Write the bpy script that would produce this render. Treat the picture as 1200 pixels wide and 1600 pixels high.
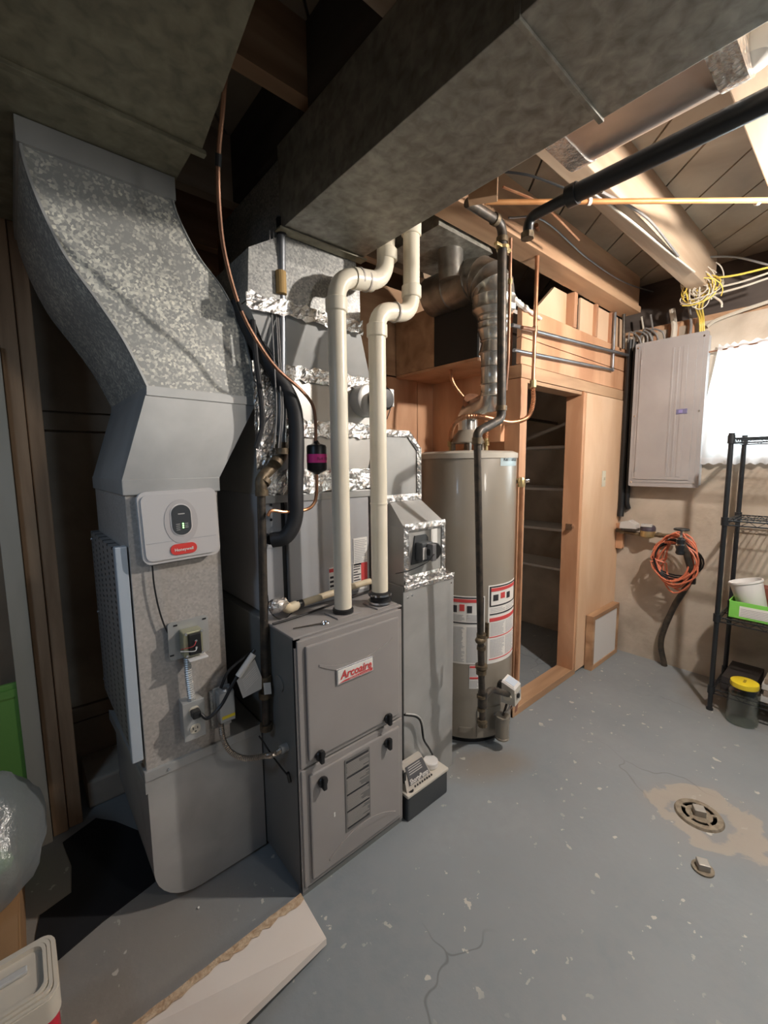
import bpy, bmesh, math, random
from mathutils import Vector as V, Matrix
random.seed(7)
PI = math.pi
for o in list(bpy.data.objects): bpy.data.objects.remove(o)
SC = bpy.context.scene
COL = SC.collection
# ---------------------------------------------------------------- camera
YAW, PIT, ROL, FPX, CH = math.radians(49.0335), math.radians(6.5351), math.radians(0.5846), 665.07, 1.45
_f = V((math.cos(YAW)*math.cos(PIT), math.sin(YAW)*math.cos(PIT), -math.sin(PIT)))
_r = V((math.sin(YAW), -math.cos(YAW), 0)); _d = _f.cross(_r)
_c, _s = math.cos(ROL), math.sin(ROL)
RT, DN, FW = _c*_r + _s*_d, -_s*_r + _c*_d, _f
CAM = V((0, 0, CH))
cd = bpy.data.cameras.new('camera'); cam = bpy.data.objects.new('camera', cd); COL.objects.link(cam)
cd.sensor_fit = 'VERTICAL'; cd.sensor_height = 24; cd.lens = FPX/1600*24; cd.clip_start = .02
m = Matrix((( RT.x, -DN.x, -FW.x, 0), (RT.y, -DN.y, -FW.y, 0), (RT.z, -DN.z, -FW.z, CH), (0, 0, 0, 1)))
cam.matrix_world = m; SC.camera = cam
# ---------------------------------------------------------------- light
w = bpy.data.worlds.new('world'); SC.world = w; w.use_nodes = True
bg = w.node_tree.nodes['Background']; bg.inputs[0].default_value = (.80, .90, 1.0, 1); bg.inputs[1].default_value = .08
def lamp(name, kind, loc, energy, color, size=.1, target=None, sy=None):
    l = bpy.data.lights.new(name, kind); l.energy = energy; l.color = color
    if kind == 'AREA':
        l.size = size
        if sy: l.shape = 'RECTANGLE'; l.size_y = sy
    else: l.shadow_soft_size = size
    o = bpy.data.objects.new(name, l); COL.objects.link(o); o.location = loc
    if target: o.rotation_euler = (V(target)-V(loc)).to_track_quat('-Z', 'Y').to_euler()
    return o
lamp('assumed_ceiling_lamp_light', 'POINT', (2.02, -.06, 2.285), 92, (1, .93, .86), .035)  # lamp out of view, assumed from the directions of the shadows
lamp('window_daylight', 'AREA', (3.78, .36, 1.90), 75, (.80, .90, 1), 1.1, (3.3, .36, 1.78), .95)
lamp('assumed_left_window_light', 'AREA', (-.88, .75, 2.05), 1.5, (.50, .72, 1), .4, (.24, 1.65, 1.0), .2).data.spread = math.radians(95)  # bluish light added at left for an assumed window, none built there
lamp('front_fill_light', 'POINT', (1.25, -1.45, 2.12), 24, (1, .94, .86), .12)  # soft fill added behind the camera, not a known lamp
SC.view_settings.view_transform = 'Standard'; SC.view_settings.look = 'None'
SC.view_settings.gamma = 1; SC.view_settings.use_curve_mapping = False
SC.view_settings.exposure = .40
# ---------------------------------------------------------------- rays: a picture point on a known plane of the room
def ray(u, v): return FW + RT*((u-600)/FPX) + DN*((v-800)/FPX)
def on(ax, val, u, v):
    d = ray(u, v); t = (val-CAM[ax])/d[ax]; return CAM + d*t
def X(x, u, v): return on(0, x, u, v)
def Y(y, u, v): return on(1, y, u, v)
def Z(z, u, v): return on(2, z, u, v)
# ---------------------------------------------------------------- materials
MATS = {}
def mat(name, col, rough=.6, metal=0, col2=None, scale=8, stretch=(1, 1, 1), bump=0, bscale=None, detail=4, lo=.35, hi=.65, trans=0, emit=0, kind='noise', spec=.5, coat=0):
    if name in MATS: return MATS[name]
    mt = bpy.data.materials.new(name); mt.use_nodes = True; nt = mt.node_tree; N = nt.nodes; L = nt.links
    b = N['Principled BSDF']; b.inputs['Roughness'].default_value = rough; b.inputs['Metallic'].default_value = metal
    b.inputs['Specular IOR Level'].default_value = spec
    b.inputs['Coat Weight'].default_value = coat
    b.inputs['Base Color'].default_value = (*col, 1)
    if trans: b.inputs['Transmission Weight'].default_value = trans
    if emit: b.inputs['Emission Color'].default_value = (*col, 1); b.inputs['Emission Strength'].default_value = emit
    if col2 or bump:
        g = N.new('ShaderNodeNewGeometry'); mp = N.new('ShaderNodeMapping'); mp.inputs['Scale'].default_value = stretch
        L.new(g.outputs['Position'], mp.inputs['Vector'])
    if col2:
        if kind == 'voronoi':
            t = N.new('ShaderNodeTexVoronoi'); t.inputs['Scale'].default_value = scale
            out = t.outputs['Color']
            bw = N.new('ShaderNodeRGBToBW'); L.new(out, bw.inputs[0]); out = bw.outputs[0]
            t2 = N.new('ShaderNodeTexNoise'); t2.inputs['Scale'].default_value = scale*.05; t2.inputs['Detail'].default_value = 6
            L.new(mp.outputs[0], t2.inputs['Vector'])
            ad = N.new('ShaderNodeMath'); ad.operation = 'ADD'; L.new(out, ad.inputs[0]); L.new(t2.outputs['Fac'], ad.inputs[1])
            ha = N.new('ShaderNodeMath'); ha.operation = 'MULTIPLY'; ha.inputs[1].default_value = .5; L.new(ad.outputs[0], ha.inputs[0]); out = ha.outputs[0]
        else:
            t = N.new('ShaderNodeTexNoise'); t.inputs['Scale'].default_value = scale; t.inputs['Detail'].default_value = detail
            t.inputs['Distortion'].default_value = .4
            out = t.outputs['Fac']
        L.new(mp.outputs[0], t.inputs['Vector'])
        cr = N.new('ShaderNodeValToRGB'); cr.color_ramp.elements[0].position = lo; cr.color_ramp.elements[1].position = hi
        cr.color_ramp.elements[0].color = (*col, 1); cr.color_ramp.elements[1].color = (*col2, 1)
        L.new(out, cr.inputs[0]); L.new(cr.outputs[0], b.inputs['Base Color'])
    if bump:
        t3 = N.new('ShaderNodeTexNoise'); t3.inputs['Scale'].default_value = bscale or scale*2; t3.inputs['Detail'].default_value = 5
        L.new(mp.outputs[0], t3.inputs['Vector'])
        bp = N.new('ShaderNodeBump'); bp.inputs['Strength'].default_value = bump; bp.inputs['Distance'].default_value = .01
        L.new(t3.outputs['Fac'], bp.inputs['Height']); L.new(bp.outputs[0], b.inputs['Normal'])
    MATS[name] = mt
    return mt
galv = mat('galvanised_steel', (.30, .30, .29), .42, .25, (.56, .55, .51), 170, kind='voronoi', lo=.34, hi=.68)
galv_spangle = mat('spangled_galvanised_steel', (.36, .36, .34), .40, .2, (.98, .95, .82), 150, kind='voronoi', lo=.46, hi=.80)
galv_dull = mat('dusty_galvanised_steel', (.20, .188, .155), .45, .3, (.42, .40, .345), 30, detail=9, lo=.3, hi=.72)
galv_old = mat('old_dark_galvanised_steel', (.17, .155, .105), .55, .15, (.31, .285, .20), 26, detail=9, lo=.3, hi=.72)
galv_smooth = mat('plain_galvanised_steel', (.40, .40, .39), .38, .35, (.50, .50, .485), 5, bump=.03, bscale=25)
galv_bright = mat('bright_flue_steel', (.50, .49, .46), .25, .85, (.66, .65, .60), 14, bump=.05, bscale=40)
foil = mat('crinkled_foil_tape', (.62, .60, .58), .22, .9, (.85, .83, .80), 40, bump=.9, bscale=60)
furn = mat('furnace_enamel', (.315, .295, .285), .42, .1, (.35, .328, .315), 3)
furn_side = mat('shaded_furnace_enamel', (.17, .18, .175), .45, .1, (.20, .205, .20), 3)  # furnace enamel darkened, shade of the cabinet side put into the colour
coil_grey = mat('coil_case_enamel', (.40, .40, .41), .5, .1, (.43, .43, .44), 3)
pvc = mat('cream_pvc', (.80, .73, .58), .32, 0, (.85, .78, .64), 6)
pvc_edge = mat('pvc_primer_ring', (.45, .40, .36), .5)
tan_pvc = mat('tan_pvc', (.62, .50, .33), .5, 0, (.70, .60, .42), 15)
black = mat('black_plastic', (.012, .012, .013), .4)
blackfoam = mat('black_pipe_insulation', (.02, .02, .022), .6)
blackmetal = mat('black_enamel', (.015, .017, .02), .35)
iron = mat('black_iron_pipe', (.045, .040, .036), .45, .4, (.10, .08, .06), 30, bump=.1)
iron_fit = mat('iron_fitting', (.10, .075, .05), .5, .5, (.20, .15, .09), 40, bump=.2)
copper = mat('copper_tube', (.42, .19, .10), .35, .8, (.62, .32, .18), 12)
copper_dull = mat('tarnished_copper_tube', (.22, .11, .07), .45, .6, (.42, .22, .13), 10)
orangecu = mat('bright_orange_copper', (.60, .27, .10), .4, .4, (.72, .36, .15), 12)
chrome = mat('chrome', (.7, .7, .72), .15, 1)
brass = mat('brass', (.50, .38, .18), .35, .8, (.62, .48, .25), 20)
steelpipe = mat('steel_pipe', (.25, .26, .28), .35, .8, (.36, .37, .39), 10)
wh_tan = mat('tank_enamel', (.26, .232, .19), .32, .05, (.28, .248, .205), 3, coat=.2)
wh_top = mat('tank_top_enamel', (.46, .43, .37), .4)
paper = mat('paper_label', (.78, .76, .72), .6)
paper_dim = mat('grey_paper_label', (.52, .51, .49), .6)
inkblack = mat('label_ink_black', (.03, .03, .035), .6)
inkgrey = mat('label_ink_grey', (.42, .42, .43), .6)
inkred = mat('label_ink_red', (.62, .07, .07), .5)
honred = mat('name_plate_red', (.75, .06, .05), .4)
white = mat('white_plastic', (.72, .70, .68), .45)
white_cool = mat('panel_cover_plastic', (.58, .56, .55), .45)
cream = mat('ivory_plastic', (.70, .64, .52), .4)
beigeplastic = mat('beige_plastic', (.60, .56, .49), .45)
plyorange = mat('orange_plywood', (.50, .25, .13), .6, 0, (.72, .42, .25), 5, (1, 1, .25), detail=8)
plylight = mat('birch_plywood', (.64, .40, .24), .55, 0, (.78, .56, .38), 4, (1, 1, .35), detail=8, lo=.3, hi=.7)
stud_x = mat('lumber_grain_x', (.33, .185, .10), .7, 0, (.54, .34, .20), 9, (.12, 1, 1), bump=.15, detail=8)
stud_z = mat('lumber_grain_z', (.40, .20, .11), .7, 0, (.58, .33, .19), 9, (1, 1, .12), bump=.15, detail=8)
olddark = mat('aged_stud_lumber', (.32, .19, .105), .75, 0, (.54, .345, .205), 16, (1, 1, .1), bump=.3, detail=9)
joistw = mat('joist_lumber', (.33, .225, .145), .7, 0, (.50, .375, .265), 9, (.1, 1, 1), bump=.15, detail=9)
whiteboard = mat('pale_painted_board', (.48, .43, .34), .6, 0, (.55, .49, .40), 8, (1, 1, .2))
plankm = mat('subfloor_plank', (.20, .145, .095), .75, 0, (.42, .33, .235), 5, (.5, .5, 1), bump=.15, detail=10, lo=.3, hi=.7)
concrete = mat('tan_concrete', (.35, .285, .22), .85, 0, (.54, .465, .38), 3.0, bump=.25, bscale=35, detail=9)
concrete_dk = mat('aged_concrete_panel', (.30, .215, .145), .9, 0, (.42, .31, .21), 4, bump=.2, bscale=30, detail=9)
darkwood = mat('dark_rim_lumber', (.06, .045, .038), .8, 0, (.11, .085, .07), 8, (1, .2, 1))
shelfpaint = mat('painted_closet_shelf', (.62, .60, .56), .6)
closetwall = mat('closet_wall_paint', (.42, .40, .37), .8, 0, (.50, .47, .44), 3)
greenp = mat('green_plastic', (.22, .46, .10), .45)
limegreen = mat('lime_green_card', (.22, .62, .10), .5)
cardboard = mat('brown_cardboard', (.32, .18, .08), .8, 0, (.38, .22, .11), 4)
coolerw = mat('cooler_white', (.62, .56, .47), .4)
coolerr = mat('cooler_red', (.55, .015, .04), .4)
yellow = mat('yellow_lid', (.80, .62, .03), .4)
yellowwire = mat('yellow_cable', (.75, .55, .10), .45)
whitewire = mat('white_cable', (.55, .50, .42), .45)
greywire = mat('grey_cable', (.20, .19, .18), .5)
orangecord = mat('orange_cord', (.68, .20, .11), .45)
panelgrey = mat('breaker_panel_enamel', (.33, .31, .305), .4, .1, (.38, .36, .355), 3)
panelsilver = mat('breaker_panel_edge', (.50, .52, .55), .4, .1)
bluegrey = mat('latch_plate', (.15, .14, .24), .4)
pink = mat('magenta_sticker', (.80, .04, .30), .5)
green_led = mat('green_light_diode', (.35, 1, .25), .4, emit=4)
rubber = mat('matt_black', (.008, .008, .010), .9)  # plain matt black for the floor patch
chip = mat('chipped_white_board', (.66, .58, .52), .55, 0, (.72, .655, .60), 3)
rawwood = mat('splintered_raw_wood', (.42, .28, .17), .8, 0, (.62, .47, .32), 60, bump=.5)
insul = mat('white_insulation_scrap', (.70, .66, .60), .9, bump=.5, bscale=60)
porcelain = mat('white_porcelain', (.75, .72, .66), .25)
pumpgrey = mat('pump_housing', (.52, .48, .43), .5)
pumpdark = mat('pump_reservoir', (.05, .055, .06), .5)
def thin_glass():
    mt = bpy.data.materials.new('clear_glass'); mt.use_nodes = True; nt = mt.node_tree; N = nt.nodes; L = nt.links; N.remove(N['Principled BSDF'])
    t = N.new('ShaderNodeBsdfTransparent'); t.inputs[0].default_value = (.90, .93, .90, 1); g = N.new('ShaderNodeBsdfGlossy'); g.inputs['Roughness'].default_value = .04
    f = N.new('ShaderNodeLayerWeight'); f.inputs['Blend'].default_value = .5; m = N.new('ShaderNodeMixShader'); pw = N.new('ShaderNodeMath'); pw.operation = 'MULTIPLY_ADD'; pw.inputs[1].default_value = .28; pw.inputs[2].default_value = .04; L.new(f.outputs['Facing'], pw.inputs[0])
    L.new(pw.outputs[0], m.inputs[0]); L.new(t.outputs[0], m.inputs[1]); L.new(g.outputs[0], m.inputs[2]); L.new(m.outputs[0], N['Material Output'].inputs[0]); return mt
glassm = thin_glass()
def perforated():
    mt = bpy.data.materials.new('perforated_grey_panel'); mt.use_nodes = True; nt = mt.node_tree; N = nt.nodes; L = nt.links
    b = N['Principled BSDF']; b.inputs['Roughness'].default_value = .45; b.inputs['Metallic'].default_value = .3
    g = N.new('ShaderNodeNewGeometry'); s = N.new('ShaderNodeSeparateXYZ'); L.new(g.outputs['Position'], s.inputs[0])
    outs = []
    for ax, p in (('Y', .085), ('Z', .019)):
        a = N.new('ShaderNodeMath'); a.operation = 'PINGPONG'; a.inputs[1].default_value = p/2; L.new(s.outputs[ax], a.inputs[0])
        c = N.new('ShaderNodeMath'); c.operation = 'LESS_THAN'; c.inputs[1].default_value = .010 if ax == 'Y' else .0045; L.new(a.outputs[0], c.inputs[0]); outs.append(c.outputs[0])
    mu = N.new('ShaderNodeMath'); mu.operation = 'MULTIPLY'; L.new(outs[0], mu.inputs[0]); L.new(outs[1], mu.inputs[1])
    mx = N.new('ShaderNodeMix'); mx.data_type = 'RGBA'; mx.inputs['A'].default_value = (.30, .29, .28, 1); mx.inputs['B'].default_value = (.03, .03, .03, 1)
    L.new(mu.outputs[0], mx.inputs['Factor']); L.new(mx.outputs['Result'], b.inputs['Base Color']); return mt
perf = perforated()
def floor_material():
    mt = bpy.data.materials.new('painted_concrete_floor'); mt.use_nodes = True; nt = mt.node_tree; N = nt.nodes; L = nt.links
    b = N['Principled BSDF']; b.inputs['Roughness'].default_value = .5
    g = N.new('ShaderNodeNewGeometry')
    def noise(sc, det=6, dist=0):
        n = N.new('ShaderNodeTexNoise'); n.inputs['Scale'].default_value = sc; n.inputs['Detail'].default_value = det; n.inputs['Distortion'].default_value = dist
        L.new(g.outputs['Position'], n.inputs['Vector']); return n.outputs['Fac']
    def math_(op, a, b_=None, c=None):
        n = N.new('ShaderNodeMath'); n.operation = op
        for i, x in enumerate((a, b_, c)):
            if x is None: continue
            if isinstance(x, (int, float)): n.inputs[i].default_value = x
            else: L.new(x, n.inputs[i])
        return n.outputs[0]
    def mix(f, A, B):
        n = N.new('ShaderNodeMix'); n.data_type = 'RGBA'
        L.new(f, n.inputs['Factor'])
        for k, x in (('A', A), ('B', B)):
            if isinstance(x, tuple): n.inputs[k].default_value = (*x, 1)
            else: L.new(x, n.inputs[k])
        return n.outputs['Result']
    def step(x, a, b_):
        n = N.new('ShaderNodeMapRange'); n.inputs['From Min'].default_value = a; n.inputs['From Max'].default_value = b_; L.new(x, n.inputs['Value']); return n.outputs[0]
    def dist(cx, cy, sx=1, sy=1, rot=0):
        mp = N.new('ShaderNodeMapping'); mp.vector_type = 'TEXTURE'; mp.inputs['Location'].default_value = (cx, cy, 0); mp.inputs['Rotation'].default_value = (0, 0, rot)
        mp.inputs['Scale'].default_value = (sx, sy, 1); L.new(g.outputs['Position'], mp.inputs['Vector'])
        ln = N.new('ShaderNodeVectorMath'); ln.operation = 'LENGTH'; L.new(mp.outputs[0], ln.inputs[0]); return ln.outputs['Value']
    base = mix(step(noise(1.6, 6), .35, .65), (.215, .245, .265), (.275, .30, .315))
    base = mix(step(noise(22, 4), .3, .8), base, (.25, .27, .285))
    # worn ring of bare concrete round the drain
    d = math_('ADD', dist(2.015, .33, .175, .21, math.radians(10)), math_('MULTIPLY', math_('SUBTRACT', noise(7, 5, .5), .5), 1.5))
    ring = math_('MULTIPLY', step(d, 1.0, .93), step(d, .50, .58))
    base = mix(math_('MULTIPLY', ring, .8), base, (.42, .37, .31))
    base = mix(math_('MULTIPLY', step(d, 1.5, .2), .35), base, (.27, .235, .20))
    # rust and damp under the tank, dirt by the right wall
    d2 = math_('ADD', dist(1.62, 1.12, .30, .16, math.radians(-30)), math_('MULTIPLY', noise(7), .7))
    base = mix(math_('MULTIPLY', step(d2, 1.3, .7), .55), base, (.24, .19, .14))
    d3 = math_('ADD', dist(3.25, .45, .45, .35), math_('MULTIPLY', noise(5), .6))
    base = mix(math_('MULTIPLY', step(d3, 1.3, .7), .7), base, (.20, .16, .12))
    # brown dusty floor under and left of the return duct
    d4 = math_('ADD', dist(.0, 1.5, .55, .65), math_('MULTIPLY', noise(3), .5))
    base = mix(math_('MULTIPLY', step(d4, 1.5, .8), .75), base, (.28, .25, .215))
    # paint chips
    chips = math_('MULTIPLY', step(noise(24, 3), .67, .682), step(noise(2.2, 2), .44, .56))
    base = mix(chips, base, (.52, .50, .46))
    # hairline cracks
    vo = N.new('ShaderNodeTexVoronoi'); vo.feature = 'DISTANCE_TO_EDGE'; vo.inputs['Scale'].default_value = 1.05
    nn = N.new('ShaderNodeTexNoise'); nn.inputs['Scale'].default_value = 5; L.new(g.outputs['Position'], nn.inputs['Vector'])
    va = N.new('ShaderNodeVectorMath'); va.operation = 'MULTIPLY_ADD'; va.inputs[1].default_value = (.22, .22, 0); L.new(nn.outputs['Color'], va.inputs[0]); L.new(g.outputs['Position'], va.inputs[2])
    L.new(va.outputs[0], vo.inputs['Vector'])
    crack = math_('MULTIPLY', step(vo.outputs['Distance'], .0045, .001), step(noise(1.3, 1), .46, .54))
    base = mix(math_('MULTIPLY', crack, .55), base, (.10, .10, .10))
    L.new(base, b.inputs['Base Color'])
    L.new(math_('MULTIPLY_ADD', noise(9), .35, .32), b.inputs['Roughness'])
    bp = N.new('ShaderNodeBump'); bp.inputs['Strength'].default_value = .12; bp.inputs['Distance'].default_value = .01
    L.new(noise(40, 6), bp.inputs['Height']); L.new(bp.outputs[0], b.inputs['Normal'])
    return mt
floorm = floor_material()
def sheer(name, col, tr):
    mt = bpy.data.materials.new(name); mt.use_nodes = True; nt = mt.node_tree; N = nt.nodes; L = nt.links
    N.remove(N['Principled BSDF']); o = N['Material Output']
    d = N.new('ShaderNodeBsdfDiffuse'); t = N.new('ShaderNodeBsdfTranslucent'); p = N.new('ShaderNodeBsdfTransparent')
    d.inputs[0].default_value = (*col, 1); t.inputs[0].default_value = (*col, 1)
    a = N.new('ShaderNodeMixShader'); a.inputs[0].default_value = .6; L.new(d.outputs[0], a.inputs[1]); L.new(t.outputs[0], a.inputs[2])
    b = N.new('ShaderNodeMixShader'); b.inputs[0].default_value = tr; L.new(a.outputs[0], b.inputs[1]); L.new(p.outputs[0], b.inputs[2])
    L.new(b.outputs[0], o.inputs[0]); return mt
lace = sheer('sheer_white_lace', (.85, .84, .86), .25)
lace_edge = sheer('dense_lace_border', (.80, .76, .76), .05)
bagm = sheer('clear_plastic_bag', (.62, .66, .68), .38)
# bag needs a sheen
_nt = bagm.node_tree; _gl = _nt.nodes.new('ShaderNodeBsdfGlossy'); _gl.inputs['Roughness'].default_value = .22
_nz = _nt.nodes.new('ShaderNodeTexNoise'); _nz.inputs['Scale'].default_value = 14; _nz.inputs['Detail'].default_value = 8; _bu = _nt.nodes.new('ShaderNodeBump'); _bu.inputs['Distance'].default_value = .03; _bu.inputs['Strength'].default_value = .8
_nt.links.new(_nt.nodes.new('ShaderNodeNewGeometry').outputs['Position'], _nz.inputs['Vector']); _nt.links.new(_nz.outputs['Fac'], _bu.inputs['Height']); _nt.links.new(_bu.outputs[0], _gl.inputs['Normal'])
_ad = _nt.nodes.new('ShaderNodeMixShader'); _ad.inputs[0].default_value = .18
_src = _nt.nodes['Material Output'].inputs[0].links[0].from_socket
_nt.links.new(_src, _ad.inputs[1]); _nt.links.new(_gl.outputs[0], _ad.inputs[2]); _nt.links.new(_ad.outputs[0], _nt.nodes['Material Output'].inputs[0])
# ---------------------------------------------------------------- mesh helpers
def wloc(o):
    p = V((0, 0, 0))
    while o: p = p + V(o.location); o = o.parent
    return p
def tag(o, label, cat, group=None, kind=None):
    if label: o['label'] = label
    if cat: o['category'] = cat
    if group: o['group'] = group
    if kind: o['kind'] = kind
    return o
def thing(name, label, cat, loc, group=None):
    o = bpy.data.objects.new(name, None); COL.objects.link(o); o.location = loc; o.empty_display_size = .05
    return tag(o, label, cat, group)
def mk(name, geo, mt, parent=None, smooth=False):
    vs, fs = geo
    me = bpy.data.meshes.new(name)
    base = wloc(parent) if parent else None
    if parent is None:
        xs = [v[0] for v in vs]; ys = [v[1] for v in vs]; zs = [v[2] for v in vs]
        base = V(((min(xs)+max(xs))/2, (min(ys)+max(ys))/2, min(zs)))
    me.from_pydata([tuple(V(v)-base) for v in vs], [], fs)
    if mt: me.materials.append(mt)
    bm = bmesh.new(); bm.from_mesh(me); bmesh.ops.recalc_face_normals(bm, faces=bm.faces); bm.to_mesh(me); bm.free()
    o = bpy.data.objects.new(name, me); COL.objects.link(o)
    if parent: o.parent = parent
    else: o.location = base
    if smooth:
        for p in me.polygons: p.use_smooth = True
        me.set_sharp_from_angle(angle=math.radians(40))
    return o
def join(*gs):
    vs, fs = [], []
    for g in gs:
        n = len(vs); vs += list(g[0]); fs += [tuple(i+n for i in f) for f in g[1]]
    return vs, fs
def B(lo, hi, bev=0):
    x0, y0, z0 = [min(a, b) for a, b in zip(lo, hi)]; x1, y1, z1 = [max(a, b) for a, b in zip(lo, hi)]
    if not bev:
        vs = [(x0,y0,z0),(x1,y0,z0),(x1,y1,z0),(x0,y1,z0),(x0,y0,z1),(x1,y0,z1),(x1,y1,z1),(x0,y1,z1)]
        return vs, [(0,3,2,1),(4,5,6,7),(0,1,5,4),(1,2,6,5),(2,3,7,6),(3,0,4,7)]
    bm = bmesh.new(); r = bmesh.ops.create_cube(bm, size=1)
    for v in bm.verts: v.co = V(((v.co.x+.5)*(x1-x0)+x0, (v.co.y+.5)*(y1-y0)+y0, (v.co.z+.5)*(z1-z0)+z0))
    bev = min(bev, (x1-x0)*.45, (y1-y0)*.45, (z1-z0)*.45)
    bmesh.ops.bevel(bm, geom=bm.edges[:], offset=bev, segments=2, affect='EDGES', profile=.6)
    bm.verts.index_update(); g = ([tuple(v.co) for v in bm.verts], [tuple(v.index for v in f.verts) for f in bm.faces]); bm.free(); return g
def hull_box(front, back):
    """two matching polygons (lists of points) bridged and capped"""
    n = len(front); vs = [tuple(p) for p in front] + [tuple(p) for p in back]
    fs = [tuple(range(n))[::-1], tuple(range(n, 2*n))] + [(i, (i+1) % n, (i+1) % n+n, i+n) for i in range(n)]
    return vs, fs
def loft(rings, cap=True, closed=False):
    n = len(rings[0]); vs = [tuple(p) for r in rings for p in r]; fs = []
    R = len(rings)
    for k in range(R if closed else R-1):
        a, b = k*n, ((k+1) % R)*n
        fs += [(a+i, a+(i+1) % n, b+(i+1) % n, b+i) for i in range(n)]
    if cap and not closed: fs += [tuple(range(n))[::-1], tuple(range((R-1)*n, R*n))]
    return vs, fs
def prism(poly, ax, a, b):
    """poly: 2D points in the two other axes (x,y,z order), extruded along ax from a to b"""
    def p3(q, t):
        l = list(q); l.insert(ax, t); return tuple(l)
    return hull_box([p3(q, a) for q in poly], [p3(q, b) for q in poly])
def rrect(x0, z0, x1, z1, r, n=5):
    out = []
    for cx, cz, a0 in ((x1-r, z1-r, 0), (x0+r, z1-r, 90), (x0+r, z0+r, 180), (x1-r, z0+r, 270)):
        for k in range(n+1):
            a = math.radians(a0+90*k/n); out.append((cx+r*math.cos(a), cz+r*math.sin(a)))
    return out
def frames(pts):
    ts = []
    for i in range(len(pts)):
        a = pts[max(i-1, 0)]; b = pts[min(i+1, len(pts)-1)]; d = (b-a)
        ts.append(d.normalized() if d.length > 1e-9 else (ts[-1] if ts else V((0, 0, 1))))
    up = V((0, 0, 1)) if abs(ts[0].z) < .9 else V((1, 0, 0))
    u = (up - ts[0]*up.dot(ts[0])).normalized(); us = [u]
    for i in range(1, len(pts)):
        u = us[-1]; u = (u - ts[i]*u.dot(ts[i]))
        us.append(u.normalized() if u.length > 1e-6 else us[-1])
    return ts, us
def sweep(pts, rad, n=10, cap=True, closed=False):
    pts = [V(p) for p in pts]
    ts, us = frames(pts); rings = []
    for i, p in enumerate(pts):
        r = rad(i) if callable(rad) else rad
        v = ts[i].cross(us[i])
        rings.append([p + us[i]*(r*math.cos(2*PI*k/n)) + v*(r*math.sin(2*PI*k/n)) for k in range(n)])
    return loft(rings, cap, closed)
def fillet(pts, r, seg=6):
    pts = [V(p) for p in pts]; out = [pts[0]]
    for i in range(1, len(pts)-1):
        a, b, c = pts[i-1], pts[i], pts[i+1]; d1 = (a-b); d2 = (c-b)
        l = min(r, d1.length*.48, d2.length*.48); p1 = b+d1.normalized()*l; p2 = b+d2.normalized()*l
        for k in range(seg+1):
            t = k/seg; out.append(p1*(1-t)**2 + b*2*t*(1-t) + p2*t*t)
    out.append(pts[-1]); return out
def spline(pts, n=8):
    pts = [V(p) for p in pts]; P = [pts[0]*2-pts[1]] + pts + [pts[-1]*2-pts[-2]]; out = []
    for i in range(1, len(P)-2):
        for k in range(n):
            t = k/n; a, b, c, d = P[i-1], P[i], P[i+1], P[i+2]
            out.append(.5*((2*b)+(c-a)*t+(2*a-5*b+4*c-d)*t*t+(3*b-a-3*c+d)*t**3))
    out.append(pts[-1]); return out
def pipe(pts, r, fr=.03, n=12): return sweep(fillet(pts, fr) if len(pts) > 2 else pts, r, n)
def ring(c, d, r, h, n=16):
    c = V(c); d = V(d).normalized(); return sweep([c-d*h/2, c+d*h/2], r, n)
def lathe(c, prof, n=24, axis=(0, 0, 1)):
    """prof: (radius, height) pairs along axis from c"""
    a = V(axis).normalized(); up = V((1, 0, 0)) if abs(a.x) < .9 else V((0, 1, 0)); u = (up-a*up.dot(a)).normalized(); v = a.cross(u); c = V(c)
    return loft([[c+a*h+u*(r*math.cos(2*PI*k/n))+v*(r*math.sin(2*PI*k/n)) for k in range(n)] for r, h in prof])
def corrug(pts, r, pitch=.008, amp=.12, n=10):
    pts = [V(p) for p in pts]; L = sum((pts[i+1]-pts[i]).length for i in range(len(pts)-1)); N = max(int(L/pitch*2), 8)
    cum = [0]
    for i in range(len(pts)-1): cum.append(cum[-1]+(pts[i+1]-pts[i]).length)
    out = []; j = 0
    for k in range(N+1):
        s = L*k/N
        while j < len(pts)-2 and cum[j+1] < s: j += 1
        t = (s-cum[j])/max(cum[j+1]-cum[j], 1e-9); out.append(pts[j].lerp(pts[j+1], t))
    return sweep(out, lambda i: r*(1+amp if i % 2 else 1-amp), n)
def quad(a, b, c, d, th=.0015, nrm=None):
    """thin plate from four corners"""
    a, b, c, d = [V(p) for p in (a, b, c, d)]; nn = (b-a).cross(d-a).normalized() if nrm is None else V(nrm)
    return hull_box([a, b, c, d], [p+nn*th for p in (a, b, c, d)])
def xf(geo, M): return [tuple(M @ V(v)) for v in geo[0]], geo[1]
def text(body, origin, xd, yd, size, mt, parent, name='lettering', off=0, fit=None, shear=0):
    cu = bpy.data.curves.new('txt', 'FONT'); cu.body = body; cu.size = 1; cu.extrude = .004; cu.offset = off; cu.shear = shear; cu.resolution_u = 2
    ob = bpy.data.objects.new('txt', cu); COL.objects.link(ob)
    dg = bpy.context.evaluated_depsgraph_get(); me = bpy.data.meshes.new_from_object(ob.evaluated_get(dg))
    vs = [v.co.copy() for v in me.vertices]; fs = [tuple(p.vertices) for p in me.polygons]
    bpy.data.objects.remove(ob); bpy.data.meshes.remove(me)
    mx = max(v.x for v in vs); mn = min(v.x for v in vs)
    sx = fit/(mx-mn) if fit else size
    xd = V(xd).normalized(); yd = V(yd).normalized(); nd = xd.cross(yd); origin = V(origin)
    return mk(name, ([tuple(origin + xd*((v.x-mn)*sx) + yd*(v.y*size) + nd*(v.z*size*.2+.0006)) for v in vs], fs), mt, parent)
def struct(name, geo, mt, parent=None, smooth=False):
    o = mk(name, geo, mt, parent, smooth)
    if parent is None: o['kind'] = 'structure'
    return o
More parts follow.
